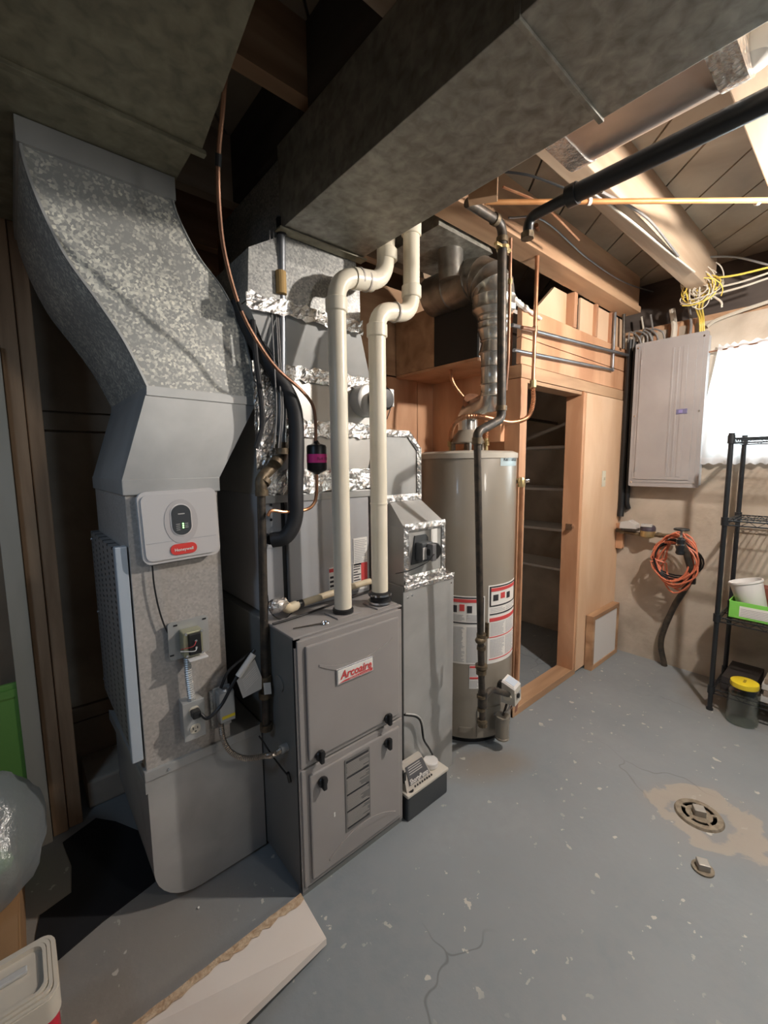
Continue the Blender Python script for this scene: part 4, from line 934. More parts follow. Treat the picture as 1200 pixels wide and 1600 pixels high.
# curved lettering: each letter placed round the tank
def curvetext(body, th0, th1, z, h, par):
    n = len(body)
    for i, ch in enumerate(body):
        if ch == ' ': continue
        a = th0+(th1-th0)*(i+.1)/n; p = V((WC.x+(WR+.002)*math.cos(a), WC.y+(WR+.002)*math.sin(a), z)); tang = V((-math.sin(a), math.cos(a), 0))
        text(ch, p, tang, (0, 0, 1), h, inkblack, par, 'letter', off=.02)
curvetext('Reliance', s0+(s1-s0)*.12, s1-(s1-s0)*.05, (bz0+bz1)/2-.008, .026, bl)
# access panel + valve bits
s0, s1 = sorted((cylhit(745, 1135)[0], cylhit(780, 1135)[0]))
mk('burner_access_panel', patch(s0, s1, .05, .20, .006), wh_tan, t, True)
mk('drain_notch', patch(s0-.35, s0-.10, .07, .10, .004), wh_tan, t, True)
# draft hood
hood = mk('draft_hood', lathe((WC.x, WC.y, 1.55), [(.085, 0), (.088, .006), (.070, .045), (.055, .06), (.052, .07), (.0, .07)], 32), wh_tan, t, True)
for k in range(4):
    a = PI/4+PI/2*k; mk('hood_leg', B((WC.x+.075*math.cos(a)-.008, WC.y+.075*math.sin(a)-.008, 1.505), (WC.x+.075*math.cos(a)+.008, WC.y+.075*math.sin(a)+.008, 1.553)), wh_tan, t)
# water nipples
NL = V((WC.x-.19*math.cos(math.radians(45))-.0, WC.y+.10, 1.507)); 
pn = Y(1.52, 704, 690); NL = V((pn.x, 1.52, 1.507)); NR = V((1.93, 1.38, 1.507))
for q in (NL, NR):
    mk('nipple', lathe(q, [(.010, 0), (.010, .03), (.017, .032), (.017, .055), (.012, .058), (.012, .07)], 12), brass, t, True)
# gas control valve
gv = thing('gas_control_valve', 'white gas control valve low on the water heater', 'valve', Y(1.14, 795, 1080))
c = Y(1.12, 795, 1078)
mk('neck', sweep([(c.x, 1.13, c.z), (c.x+.05, 1.25, c.z)], .022, 12), black, gv)
fr_ = [(-.055, -.055), (-.045, -.075), (.045, -.075), (.055, -.055), (.055, .02), (.04, .065), (-.04, .065), (-.055, .02)]
# body turned outwards
rotm = Matrix.Translation((c.x, 1.105, c.z)) @ Matrix.Rotation(math.radians(12), 4, 'Z')
mk('valve_body', xf(hull_box([(-.042, .035, -.05), (.042, .035, -.05), (.042, .035, .055), (-.042, .035, .055)], [(-.042, -.035, -.05), (.042, -.035, -.05), (.042, -.030, .030), (-.042, -.030, .030)]), rotm), beigeplastic, gv)
mk('valve_top', xf(hull_box([(-.043, .036, .056), (.043, .036, .056), (.043, -.031, .031), (-.043, -.031, .031)], [(-.036, .034, .064), (.036, .034, .064), (.036, -.024, .042), (-.036, -.024, .042)]), rotm), white, gv)
mk('valve_label', xf(hull_box([(-.030, .024, .0615), (.030, .024, .0615), (.030, -.022, .0435), (-.030, -.022, .0435)], [(-.030, .024, .0625), (.030, .024, .0625), (.030, -.022, .0450), (-.030, -.022, .0450)]), rotm), mat('bluish_label', (.55, .62, .72), .4), gv)
mk('dial', xf(lathe((-.012, -.034, -.005), [(.010, 0), (.012, .003), (.012, .010), (0, .012)], 16, axis=(0, -1, 0)), rotm), black, gv, True)
mk('valve_print', xf(join(B((-.036, -.0365, .012), (-.018, -.0335, .014)), B((.004, -.0365, .002), (.034, -.0335, .005)), B((.004, -.0365, -.006), (.034, -.0335, -.003))), rotm), inkgrey, gv)
for dx in (-.022, -.004, .014):
    mk('lead_tube', sweep(spline([V((c.x+dx, 1.10, c.z-.045)), V((c.x+dx-.004, 1.10, c.z-.08)), V((c.x+dx*.5-.01, 1.14, c.z-.125)), V((c.x-.02, 1.19, c.z-.155))]), .0035, 6), (galv_smooth, copper_dull, paper)[int((dx+.022)/.018)], gv, True)
mk('red_tag', quad((c.x+.012, 1.085, c.z-.055), (c.x+.035, 1.085, c.z-.045), (c.x+.033, 1.09, c.z-.11), (c.x+.012, 1.09, c.z-.115)), mat('rusty_tag', (.28, .12, .08), .7), gv)
p = Y(1.12, 789, 1135); mk_o = thing('drip_cup', 'olive metal cylinder hanging under the white gas valve', 'canister', (p.x, p.y, 0))
pz0, pz1 = Y(1.12, 789, 1155).z, Y(1.12, 789, 1120).z
mk('cylinder', lathe((p.x, 1.135, max(pz0, .004)), [(.033, 0), (.035, .002), (.035, .01), (.033, .012), (.033, pz1-pz0-.01), (.035, pz1-pz0-.008), (.035, pz1-pz0), (.028, pz1-pz0)], 24), wh_tan, mk_o, True)
mk('hanger', sweep([(p.x, 1.135, pz1-.01), (c.x-.005, 1.12, c.z-.05)], .006, 8), iron, mk_o)
# gas pipe for the water heater
GY = 1.05
t = thing('heater_gas_pipe', 'black iron gas pipe running down in front of the water heater', 'pipe', (1.46, GY, .33))
g0, g1, g2, g3, g4, g5 = Y(GY, 700, 308), Y(GY, 785, 350), Y(GY, 783, 655), Y(GY, 746, 675), Y(GY, 751, 1000), Y(GY, 754, 1128)
g0 = V((g1.x-.22, GY, g1.z-.0))
mk('riser', pipe([g0, g1, g2-V((0, 0, -.02))], .0185, .045), iron, t, True)
mk('lower_elbow', pipe([g2+V((0, 0, .05)), g2, g3, g3-V((0, 0, .05))], .0185, .04), iron, t, True)
mk('drop_pipe', sweep([g3-V((0, 0, .04)), g4, g5], .0145, 12), iron, t, True)
for q, r_, h in ((g2+V((0, 0, .045)), .023, .02), (g3-V((0, 0, .035)), .021, .025), (g1-V((0, 0, .06)), .023, .02), (g1-V((.05, 0, 0)), .023, .02)):
    mk('elbow_lip', ring(q, (0, 0, 1) if q.x > g0.x+.19 or q.z < 2 else (1, 0, 0), r_, h, 14), iron_fit, t, True)
for v, r_, h in ((993, .021, .018), (1012, .020, .015), (1041, .027, .014), (1049, .023, .022), (1088, .020, .012), (1108, .018, .012), (1127, .020, .016)):
    mk('fitting_collar', ring(Y(GY, 752, v), (0, 0, 1), r_, h, 10), iron_fit, t, True)
vb = Y(GY, 751, 1000)
mk('valve_body', blob(vb, .022, 8, (1.3, 1, .8), 2, .05), iron_fit, t, True)
mk('valve_handle', join(sweep([vb+V((.02, 0, 0)), vb+V((.045, 0, 0))], .007, 8), B((vb.x+.040, GY-.008, vb.z-.004), (vb.x+.050, GY+.008, vb.z+.065), .002)), iron_fit, t)
tee = Y(GY, 754, 1092)
mk('tee', sweep([tee-V((0, 0, .035)), tee+V((0, 0, .035))], .021, 12), iron, t, True)
mk('branch_pipe', pipe([tee, V((tee.x+.09, GY+.02, tee.z+.004)), V((c.x-.02, 1.10, c.z-.01))], .014, .03), iron, t, True)
mk('branch_nut', ring((c.x-.045, 1.10, c.z-.008), (1, .3, 0), .021, .014, 8), cream, t)
mk('cap', ring(g5-V((0, 0, .008)), (0, 0, 1), .021, .02, 10), iron_fit, t)
# gas pipe clamp
mk('ground_clamp', join(ring(Y(GY, 786, 388), (0, 0, 1), .026, .012, 12), B((g1.x-.05, GY-.012, Y(GY, 786, 388).z-.006), (g1.x+.05, GY+.002, Y(GY, 786, 388).z+.006), .002)), brass, t)
# flue
FXc, FYc = 1.735, 1.215
t = thing('flue_vent', 'galvanised flue with gored elbow rising from the water heater', 'flue', (WC.x, WC.y, 1.62))
bpt = V((FXc, FYc, Y(FYc, 757, 618).z)); bdn = V((WC.x, WC.y, 1.70))
mk('hood_collar_pipe', sweep([(WC.x, WC.y, 1.61), (WC.x, WC.y, 1.70)], .052, 24), galv_bright, t, True)
mk('offset_pipe', sweep([bdn-V((0, 0, .012)), bdn+V((-.01, -.02, .012)), bpt-V((-.01, -.02, .02)), bpt+V((0, 0, .02))], .052, 24), galv_bright, t, True)
zf = [Y(FYc, 757, v).z for v in (600, 572, 550, 530, 512, 492, 468)]
prev = bpt.z+.01
secs = [(bpt.z+.0, zf[0], .050, .050), (zf[0], zf[1], .052, .052), (zf[1], zf[2], .052, .056), (zf[2], zf[3], .062, .052), (zf[3], zf[4], .056, .068), (zf[4], zf[4]+.03, .070, .070), (zf[4]+.03, zf[5], .066, .070), (zf[5], zf[5]+.03, .075, .093), (zf[5]+.03, zf[6]+.02, .095, .096)]
for (za, zb, ra, rb) in secs:
    mk('pipe_section', lathe((FXc, FYc, za), [(ra-.002, 0), (ra+.002, .003), (ra, .008), (rb, zb-za-.004), (rb+.003, zb-za), (rb-.004, zb-za+.001)], 28), galv_bright, t, True)
ztop = zf[6]+.02
# elbow of gores turning towards the back
EC = V((FXc, FYc, ztop)); R_ = .112; rE = .096; gores = 4
prev = None
for k in range(gores):
    a0, a1 = PI/2*k/gores, PI/2*(k+1)/gores
    def ringat(a, rad):
        cen = EC+V((0, R_*(1-math.cos(a)), R_*math.sin(a))); rd = V((0, -math.cos(a), math.sin(a)))
        return [cen+rd*(rad*math.cos(2*PI*j/24))+V((1, 0, 0))*(rad*math.sin(2*PI*j/24)) for j in range(24)]
    mk('elbow_gore', loft([ringat(a0, rE+.003), ringat(a0+.03, rE), ringat(a1-.03, rE), ringat(a1, rE+.003)]), galv_bright if k < 1 else mat('aged_flue_steel', (.22, .21, .19), .35, .8, (.38, .36, .32), 14, bump=.05, bscale=40), t, True)
agedflue = MATS['aged_flue_steel']
hy0 = FYc+R_; hz = ztop+R_
for (ya, yb_) in ((hy0, hy0+.13), (hy0+.13, hy0+.27)): mk('pipe_section', lathe((FXc, ya, hz), [(rE, 0), (rE+.003, .004), (rE, .01), (rE, yb_-ya)], 28, axis=(0, 1, 0)), agedflue, t, True)
mk('riser_stub', pipe([(FXc-.09, hy0+.06, hz), (FXc-.11, hy0+.06, ZJ+.02)], .06, .05, 24), agedflue, t, True)
mk('flue_label', hull_box([(FXc-.02, FYc-.098, zf[6]-.05), (FXc+.03, FYc-.098, zf[6]-.045), (FXc+.03, FYc-.098, zf[6]-.02), (FXc-.02, FYc-.098, zf[6]-.025)], [(FXc-.02, FYc-.08, zf[6]-.05), (FXc+.03, FYc-.08, zf[6]-.045), (FXc+.03, FYc-.08, zf[6]-.02), (FXc-.02, FYc-.08, zf[6]-.025)]), paper_dim, t)
mk('rust_patch_tape', ring((WC.x-.03, WC.y-.06, 1.755), (-.3, -.5, .6), .054, .03, 20), copper_dull, t, True)
t = tag(mk('vent_thimble', hull_box([(1.42, 1.27, 2.43), (1.80, 1.27, 2.43), (1.80, 1.62, 2.43), (1.42, 1.62, 2.43)], [(1.5, 1.34, 2.66), (1.72, 1.34, 2.66), (1.72, 1.55, 2.66), (1.5, 1.55, 2.66)]), galv_dull), 'dark pyramid shaped sheet metal thimble where the flue meets the ceiling', 'duct')
# copper flex connectors and risers
CR = V((1.955, 1.17, 0))
cr_t = Y(1.17, 841, 362); cr_b = Y(1.17, 833, 600)
t = thing('copper_riser', 'upright copper water pipe in front of the closet doorway', 'pipe', (cr_b.x, 1.17, cr_b.z))
mk('tube', pipe([cr_b, V((cr_t.x, 1.17, cr_t.z)), Y(1.12, 838, 352)], .010, .02), copper, t, True)
mk('black_elbow', blob(cr_t, .016, 3, (1, 1, 1.1), 1, .1), black, t)
p = Y(1.17, 836, 515); mk('branch_tube', sweep([p, V((p.x-.12, 1.17, p.z-.012))], .009, 10), copper_dull, t, True)
mk('coupling', ring(p, (0, 0, 1), .013, .03), copper_dull, t)
mk('union_nut', ring(cr_b, (0, 0, 1), .017, .035, 8), brass, t)
W = [cr_b-V((0, 0, .01)), Y(1.17, 833, 630), Y(1.17, 824, 652), Y(1.165, 800, 660), Y(1.15, 775, 656), Y(1.14, 742, 650), Y(1.22, 716, 656), Y(1.40, 706, 672), NL+V((0, 0, .06))]
t = thing('copper_flex_connector', 'long corrugated copper connector arching to the left tank nipple', 'pipe', NL+V((0, 0, .06)))
mk('corrugated_tube', corrug(spline(W, 12), .0105, .009, .13), copper, t, True)
W = [NR+V((0, 0, .06)), NR+V((-.0, .0, .13)), NR+V((-.06, -.02, .19)), NR+V((-.12, .03, .25)), V((1.80, 1.50, 1.86)), V((1.82, 1.54, 1.945))]
t = thing('copper_flex_connector', 'short corrugated copper connector behind the draft hood', 'pipe', NR+V((0, 0, .06)))
mk('corrugated_tube', corrug(spline(W, 10), .0095, .009, .13), copper, t, True)
W = [Y(1.06, 798, 372), Y(1.07, 797, 440), Y(1.08, 794, 560), Y(1.1, 790, 610)]
t = thing('copper_riser', 'slim tarnished copper pipe hugging the black gas pipe', 'pipe', W[-1])
mk('tube', sweep(W, .007, 10), copper_dull, t, True); mk('solder_joint', ring(W[1], (0, 0, 1), .0095, .02), brass, t)
# T&P valve and discharge pipe
t = thing('relief_discharge_pipe', 'upright copper relief pipe with brass valve at right of the tank', 'pipe', (1.97, 1.19, .3))
p = Y(1.19, 815, 752); q = Y(1.19, 806, 1040)
mk('tube', sweep([V((p.x, 1.19, p.z-.03)), V((p.x-.004, 1.19, .16))], .011, 12), copper, t, True)
mk('valve_stub', sweep([(p.x, 1.19, p.z), (WC.x+.17, WC.y-.17, p.z)], .014, 10), brass, t, True)
mk('valve_bonnet', lathe((p.x, 1.19, p.z), [(.018, -.03), (.020, 0), (.012, .02)], 10), brass, t, True)
mk('test_lever', B((p.x, 1.165, p.z-.008), (p.x+.035, 1.185, p.z+.010), .003), chrome, t)
# wooden block behind tank top
o = mk('bracket_block', B((2.0, 1.34, 1.56), (2.07, 1.42, 1.72), .004), plyorange); tag(o, 'small wood block on the closet side wall behind the gas elbow', 'block')
# ================================================================ CEILING PIPES
t = thing('drain_pipe', 'large black pipe under the joists, elbow above the copper riser', 'pipe', (1.38, .6, 2.27))
d0, d1 = Z(2.27, 893, 303), Z(2.27, 1200, 160)
xd = (d0.x+d1.x)/2
mk('main_run', sweep([(xd, -1.0, 2.27), (xd, d0.y, 2.27)], .027, 16), blackmetal, t, True)
mk('reducer', ring((xd, d0.y, 2.27), (0, 1, 0), .032, .03), blackmetal, t, True)
e = Z(2.27, 822, 342)
mk('small_run', pipe([(xd, d0.y, 2.27), (xd+.01, e.y-.01, 2.27), (xd+.01, e.y-.005, 2.215)], .017, .03), blackmetal, t, True)
mk('elbow_nut', ring((xd+.01, e.y-.005, 2.215), (0, 0, 1), .022, .02, 8), iron_fit, t)
oz = 2.42
o0, o1 = Z(oz, 758, 316), Z(oz, 1200, 313)
t = thing('copper_pipe', 'straight orange copper pipe strapped across the joist undersides', 'pipe', o0)
mk('tube', sweep([o0, o1+(o1-o0)*.25], .0095, 10), orangecu, t, True)
for u in (921, 1184):
    p = Z(oz, u, 315); mk('pipe_strap', ring(p, o1-o0, .013, .012, 10), paper, t)
# round shiny duct between joists
t = thing('foil_ended_duct', 'shiny round duct stub with foil taped ends beside the trunk duct', 'duct', (1.17, .47, 2.24))
da, db = .665, .255
prof = []
def halfduct(ya, yb, m_, grow=0, nm='sheet'):
    poly = [(1.05, 2.448), (1.05, 2.305-grow)] + [(1.30+.09*math.sin(a)+grow*math.sin(a), 2.385-.08*math.cos(a)-grow) for a in [math.radians(k) for k in range(0, 91, 10)]] + [(1.39+grow, 2.448)]
    return mk(nm, prism(poly, 1, ya, yb), m_, t, True)
halfduct(db+.05, da-.05, mat('shiny_duct_steel', (.55, .50, .46), .28, .85, (.68, .62, .58), 6, bump=.04, bscale=18))
halfduct(da-.055, da, foil, .003, 'foil_tape'); halfduct(db, db+.055, foil, .003, 'foil_tape')
# lamp holder (unlit globe) in the corner of the view
g = Z(2.42, 1178, 42)
t = thing('ceiling_lamp_holder', 'white porcelain lamp holder with clear bulb at upper right corner', 'lamp', (g.x, g.y, 2.45))
mk('holder_base', lathe((g.x, g.y, ZJ), [(.065, 0), (.065, -.012), (.052, -.025), (.036, -.032)], 24), porcelain, t, True)
mk('bulb', lathe((g.x, g.y, ZJ-.045), [(.022, .02), (.030, 0), (.046, -.018), (.050, -.036), (.040, -.06), (.0, -.075)], 24), porcelain, t, True)
# the lit lamp, assumed from the shadows, just outside the frame
t = thing('ceiling_lamp_holder', 'assumed long stemmed porcelain lamp holder with lit bulb hung between joists near the window', 'lamp', (2.02, -.06, ZJ))
mk('holder_base', lathe((2.02, -.06, ZS), [(.055, 0), (.055, -.05), (.045, -.24), (.030, -.26)], 24), porcelain, t, True)
mk('assumed_lit_bulb', lathe((2.02, -.06, 2.425), [(.016, 0), (.022, -.02), (.032, -.05), (.030, -.08), (.0, -.098)], 24), mat('glowing_bulb', (1, .93, .84), .4, emit=25), t, True)
# wall pipes on the closet header
zq = 2.13
t = thing('wall_conduit', 'upper steel conduit running along the closet header to the panel', 'conduit', (2.5, YW-.03, zq))
mk('tube', sweep([Y(YW-.03, 800, 508), Y(YW-.03, 988, 557)], .010, 10), steelpipe, t, True)
t = thing('wall_pipe', 'lower steel pipe on the closet header ending in an upturned elbow', 'pipe', (2.5, YW-.02, zq-.1))
a, b = Y(YW-.02, 803, 547), Y(YW-.02, 957, 578)
mk('tube', pipe([a, b, V((b.x, b.y, 2.44))], .009, .02), steelpipe, t, True)
mk('elbow', blob(b, .014, 2, (1, 1, 1), 1, .1), steelpipe, t)
t = thing('wall_pipe', 'dark upright pipe in the corner left of the breaker panel', 'pipe', (3.33, YW-.03, 2.1))
mk('tube', sweep([Y(YW-.03, 975, 485), Y(YW-.03, 974, 545)], .011, 10), iron, t, True)
# insulation scrap, block at trunk end, cable over joist face
W = [Y(YW-.01, *q) for q in ((798, 462), (812, 475), (830, 488), (845, 498))]
tag(mk('insulation_scrap', sweep(spline(W), lambda i: .006+.005*((i*7) % 5)/5+.006*(i < 14), 8), insul), 'torn strip of white insulation on the closet header ledge', 'insulation')
p = Z(ZJ-.03, 755, 285)
tag(mk('nailer_block', xf(B((-.02, -.05, -.06), (.02, .05, .05), .003), Matrix.Translation(p) @ Matrix.Rotation(.6, 4, 'Z')), stud_x), 'short orange wood block nailed beside the trunk duct end', 'block')
for i, pts in enumerate(([(786, 292), (850, 322), (905, 375)], [(786, 268), (830, 275), (890, 297)], [(795, 340), (850, 345), (920, 405), (985, 445), (1060, 465)])):
    z_ = ZJ-.006 if i < 2 else None
    W = [Y(1.125, *q) for q in pts] if i == 2 else [Z(2.44, *q) for q in pts]
    tag(mk('ceiling_cable', sweep(spline(W), .0045, 6), (copper, black, steelpipe)[i]), ('thin copper wire slanting across the ceiling above the copper riser', 'black cable hooked over the drain pipe near the trunk duct', 'grey cable stapled along the beam face')[i], 'cable')
# ================================================================ BREAKER PANEL
t = thing('breaker_panel', 'tall grey breaker panel hung on the concrete wall', 'breaker panel', (3.36, .94, 1.27))
by0, by1, bz0, bz1 = .737, 1.147, 1.272, 2.243; BXF = 3.30
mk('box', B((BXF+.012, by0+.012, bz0+.012), (XW-.001, by1-.012, bz1-.012), .002), panelsilver, t)
mk('cover', prism(rrect(by0, bz0, by1, bz1, .012, 3), 0, BXF, BXF+.014), panelgrey, t)
mk('cover_lip', prism(rrect(by0+.022, bz0+.028, by1-.022, bz1-.028, .008, 3), 0, BXF-.004, BXF), panelgrey, t)
dd = mk('door', prism(rrect(by0+.052, bz0+.05, by1-.040, bz1-.05, .006, 3), 0, BXF-.010, BXF-.003), panelgrey, t)
mk('door_rib', B((BXF-.013, by0+.10, bz0+.07), (BXF-.0098, by0+.125, bz1-.07), .001), panelgrey, dd)
mk('door_rib', B((BXF-.013, by0+.145, bz0+.07), (BXF-.0098, by0+.155, bz1-.07), .001), panelgrey, dd)
mk('door_rib', B((BXF-.013, by0+.175, bz0+.07), (BXF-.0098, by0+.185, bz1-.07), .001), panelgrey, dd)
pz = X(BXF, 1066, 643)
mk('latch', B((BXF-.015, pz.y-.030, pz.z-.016), (BXF-.009, pz.y+.030, pz.z+.016), .002), bluegrey, dd)
mk('latch_tab', B((BXF-.018, pz.y-.005, pz.z-.009), (BXF-.014, pz.y+.016, pz.z+.009), .001), mat('latch_tab', (.22, .2, .42), .4), dd)
for (y, z) in ((by0+.022, bz0+.03), (by0+.022, bz1-.03), (by1-.02, bz0+.03), (by1-.02, bz1-.03), (by0+.022, (bz0+bz1)/2), (by1-.02, (bz0+bz1)/2)):
    mk('screw', ring((BXF-.004, y, z), (1, 0, 0), .006, .006, 10), chrome, t)
for z in (bz0+.12, (bz0+bz1)/2, bz1-.13): mk('hinge', B((BXF-.012, by1-.048, z-.018), (BXF-.002, by1-.038, z+.018), .002), panelgrey, t)
# black conduits in the corner, cables above panel
for i, (y, x, r_, zb) in enumerate(((1.215, 3.385, .022, 1.10), (1.180, 3.39, .016, 1.14))):
    t = thing('black_conduit', ('thick black conduit in the corner left of the breaker panel', 'slimmer black conduit between corner conduit and breaker panel')[i], 'conduit', (x, y, zb))
    mk('tube', pipe([(x, y, 2.30), (x, y, zb), (x-.01, y+.0, zb-.06)] if i == 0 else [(x, y, 2.28), (x, y, zb), (x+.01, y-.01, zb-.04)], r_, .02), black, t, True)
for (u, r_, m_, lb) in ((1052, .018, whitewire, 'thick pale cable entering the breaker panel top'), (1019, .006, greywire, 'thin brown cable entering the breaker panel top left'), (1005, .006, whitewire, 'thin pale cable at the left end of the breaker panel top'), (1078, .008, greywire, 'dark conduit entering the breaker panel top between pale and yellow cables')):
    p = X(3.36, u, 525); q = X(3.38, u-2, 485)
    tag(mk('feed_cable', sweep(spline([V((3.36, p.y, 2.235)), V((3.37, p.y, 2.32)), V((3.38, q.y, 2.44))]), r_, 8), m_, smooth=True), lb, 'cable')
for k in range(3):
    p = X(3.35, 1094+k*3, 515)
    W = [V((3.36, p.y, 2.235)), V((3.34, p.y+.004, 2.33)), X(3.2, 1088+k*5, 475), X(3.15, 1110+k*3, 450), X(3.15, 1116, 432)]
    tag(mk('yellow_cable', sweep(spline(W), .0055, 8), yellowwire, smooth=True), ('leftmost yellow cable rising from the breaker panel top', 'middle yellow cable rising from the breaker panel top', 'rightmost yellow cable rising from the breaker panel top')[k], 'cable', 'yellow cables above the breaker panel')
# looping dark cables left of panel top
for k in range(5):
    rr = random.Random(k+20); y = 1.13-.035*k
    W = [V((3.36, y, 2.235)), V((3.34, y+.02*rr.random(), 2.30)), V((3.35, y+.05+.04*rr.random(), 2.33+.02*rr.random())), V((3.37, y+.09, 2.28)), V((3.38, y+.10, 2.22))]
    W = [V((w_.x, min(w_.y, 1.22), w_.z)) for w_ in W]
    tag(mk('looped_cable', sweep(spline(W), .006, 6), greywire, smooth=True), (('leftmost', 'second from left', 'middle one', 'second from right', 'rightmost')[k]+' of the dark cables looping from the breaker panel top'), 'cable', 'dark looped cables above the breaker panel')
# tangle
rr = random.Random(5); gs = []; tc = X(3.12, 1090, 440)
for k in range(26):
    c_ = tc+V((rr.uniform(-.03, .06), rr.uniform(-.05, .04), rr.uniform(-.06, .05))); r1, r2 = rr.uniform(.02, .075), rr.uniform(.03, .09); q_ = rr.uniform(0, 6.3); tl = rr.uniform(-.8, .8); ext = rr.uniform(3.5, 7)
    P_ = [c_+V((tl*r1*math.sin(q_+ext*j/14)+.006*rr.random(), r1*math.cos(q_+ext*j/14)*(1+.03*j), r2*math.sin(q_+ext*j/14)-.002*j)) for j in range(15)]
    gs.append(sweep(spline(P_, 3), .0032, 5))
o = mk('cable_tangle', join(*gs[:17]), whitewire); tag(o, 'tangled bundle of pale and yellow cables at the joist end', 'cables', kind='stuff')
o = mk('cable_tangle', join(*gs[17:]), yellowwire); tag(o, 'yellow strands woven through the tangled cable bundle at joist end', 'cables', kind='stuff')
runs = [([(1110, 435), (1150, 430), (1200, 418)], yellowwire, 'yellow cable running right from the tangle at the joist end'),
        ([(1118, 450), (1160, 440), (1205, 425)], whitewire, 'pale cable just below the yellow one running right'),
        ([(1116, 460), (1160, 448), (1205, 433)], whitewire, 'lower of two pale cables running right under the yellow cable'),
        ([(1060, 408), (1100, 402), (1150, 402), (1205, 415)], greywire, 'thin grey cable arching above the tangle to the right'),
        ([(1055, 405), (1110, 375), (1160, 345), (1205, 322)], greywire, 'dark cable crossing planks diagonally above the tangle'),
        ([(1105, 510), (1120, 500), (1160, 485), (1205, 470)], whitewire, 'thick pale cable curving from panel top along the wall plate'),
        ([(1100, 455), (1125, 470), (1128, 480)], whitewire, 'short stray pale cable hanging right of the tangle'),
        ([(925, 300), (985, 345), (1040, 390), (1085, 425)], whitewire, 'pale cable stapled along the joist face to the tangle'),
        ([(940, 300), (1010, 340), (1060, 400)], greywire, 'grey cable along the joist face above the pale one')]
for pts, m_, lb in runs:
    if pts[0][0] < 950: W = [Z(ZJ-.007, *q) for q in pts]
    elif pts[0][1] > 500: W = [X(3.40, *q) for q in pts]
    else: W = [X(3.15, *q) for q in pts]
    tag(mk('ceiling_cable', sweep(spline(W), .0055 if pts[0][1] < 500 else .011, 7), m_, smooth=True), lb, 'cable')
# ================================================================ WATER METER, HOSE, CORD ON RIGHT WALL
t = thing('water_meter', 'brass water meter with dark lid between corner and hanging cord', 'water meter', X(3.32, 1003, 832))
ma, mb, mc = X(3.32, 963, 828), X(3.32, 1000, 835), X(3.32, 1062, 838)
mk('inlet_pipe', sweep([ma, mb, mc], .014, 12), iron_fit, t, True)
mk('nut', ring(X(3.32, 973, 830), ma-mb, .02, .03, 8), iron_fit, t); mk('nut', ring(X(3.32, 1030, 836), ma-mb, .018, .03, 8), iron_fit, t)
p = X(3.32, 1012, 834)
mk('meter_body', lathe((p.x, p.y, p.z-.028), [(.03, 0), (.045, .01), (.048, .035), (.046, .05)], 20), brass, t, True)
mk('register_head', lathe((p.x, p.y, p.z+.022), [(.048, 0), (.048, .022), (.040, .036), (0, .037)], 20), mat('dark_purple_register', (.06, .045, .06), .4), t, True)
mk('register_lid', B((p.x-.05, p.y-.032, p.z+.052), (p.x-.015, p.y+.032, p.z+.072), .004), paper_dim, t)
t = thing('pipe_bracket_cover', 'white sheet metal cover tilted over pipe beside the water meter', 'cover', X(3.33, 984, 822))
p = X(3.33, 986, 820)
mk('cover', xf(prism([(-.05, -.02), (.06, -.025), (.055, .02), (.0, .035), (-.045, .01)], 0, -.05, .03), Matrix.Translation(p)), paper_dim, t)
mk('dark_body', B((p.x-.045, p.y-.05, p.z-.042), (p.x+.03, p.y+.055, p.z-.018), .005), iron, t)
t = thing('main_water_pipe', 'dark bent supply pipe with valve rising from the floor by the wall', 'pipe', X(3.40, 1040, 1050))
f0 = V((3.385, .875, 0)); 
M_ = [V((3.385, .875, 0)), X(3.37, 1033, 1000), X(3.34, 1052, 950), X(3.24, 1078, 905), X(3.17, 1074, 870), X(3.14, 1066, 850)]
mk('pipe_run', sweep(spline(M_), .019, 12), iron, t, True)
v0 = X(3.14, 1064, 842)
mk('valve_body', lathe(v0-V((0, 0, .10)), [(.020, 0), (.026, .01), (.022, .03), (.028, .05), (.022, .07), (.026, .095), (.012, .11)], 14), blackmetal, t, True)
mk('chrome_band', ring(v0+V((0, 0, -.005)), (0, 0, 1), .025, .010, 14), chrome, t); mk('chrome_band', ring(v0+V((0, 0, -.035)), (0, 0, 1), .027, .010, 14), chrome, t)
mk('stem', ring(v0+V((0, 0, .03)), (0, 0, 1), .007, .05), galv_smooth, t)
mk('handwheel', lathe(v0+V((0, 0, .05)), [(.012, 0), (.040, .004), (.044, .010), (.040, .016), (.010, .014)], 18), blackmetal, t, True)
# coiled cord
rr = random.Random(11); cc0 = X(3.22, 1056, 872); pts = []
turns = 11
for k in range(turns*24):
    a = 2*PI*k/24; tt = k//24; ra = .105+.026*math.sin(tt*2.3)+.014*math.sin(a*2+tt); rb = .158+.032*math.cos(tt*1.7)+.012*math.sin(a*3+tt*2)
    pts.append(V((cc0.x+.03*math.sin(tt*1.9)+.02*math.cos(a)+.004*rr.random(), cc0.y+ra*math.cos(a)+.012*math.sin(tt), cc0.z+rb*math.sin(a)-.012*math.cos(tt*3)-.02)))
t = thing('extension_cord', 'coiled orange extension cord hanging on the water valve', 'cord', (cc0.x, cc0.y, cc0.z-.17))
mk('orange_loops', sweep(pts, .0055, 7), orangecord, t, True)
pts2 = []
for k in range(4*24):
    a = 2*PI*k/24; tt = k//24; pts2.append(V((cc0.x-.015+.012*tt, cc0.y+(.115+.01*tt)*math.cos(a), cc0.z+(.14-.012*tt)*math.sin(a)-.015)))
mk('black_loops', sweep(pts2, .0055, 7), black, t, True)
p = X(3.22, 1080, 905); mk('plug_end', B((p.x-.015, p.y-.025, p.z-.03), (p.x+.015, p.y+.02, p.z+.01), .006), black, t)
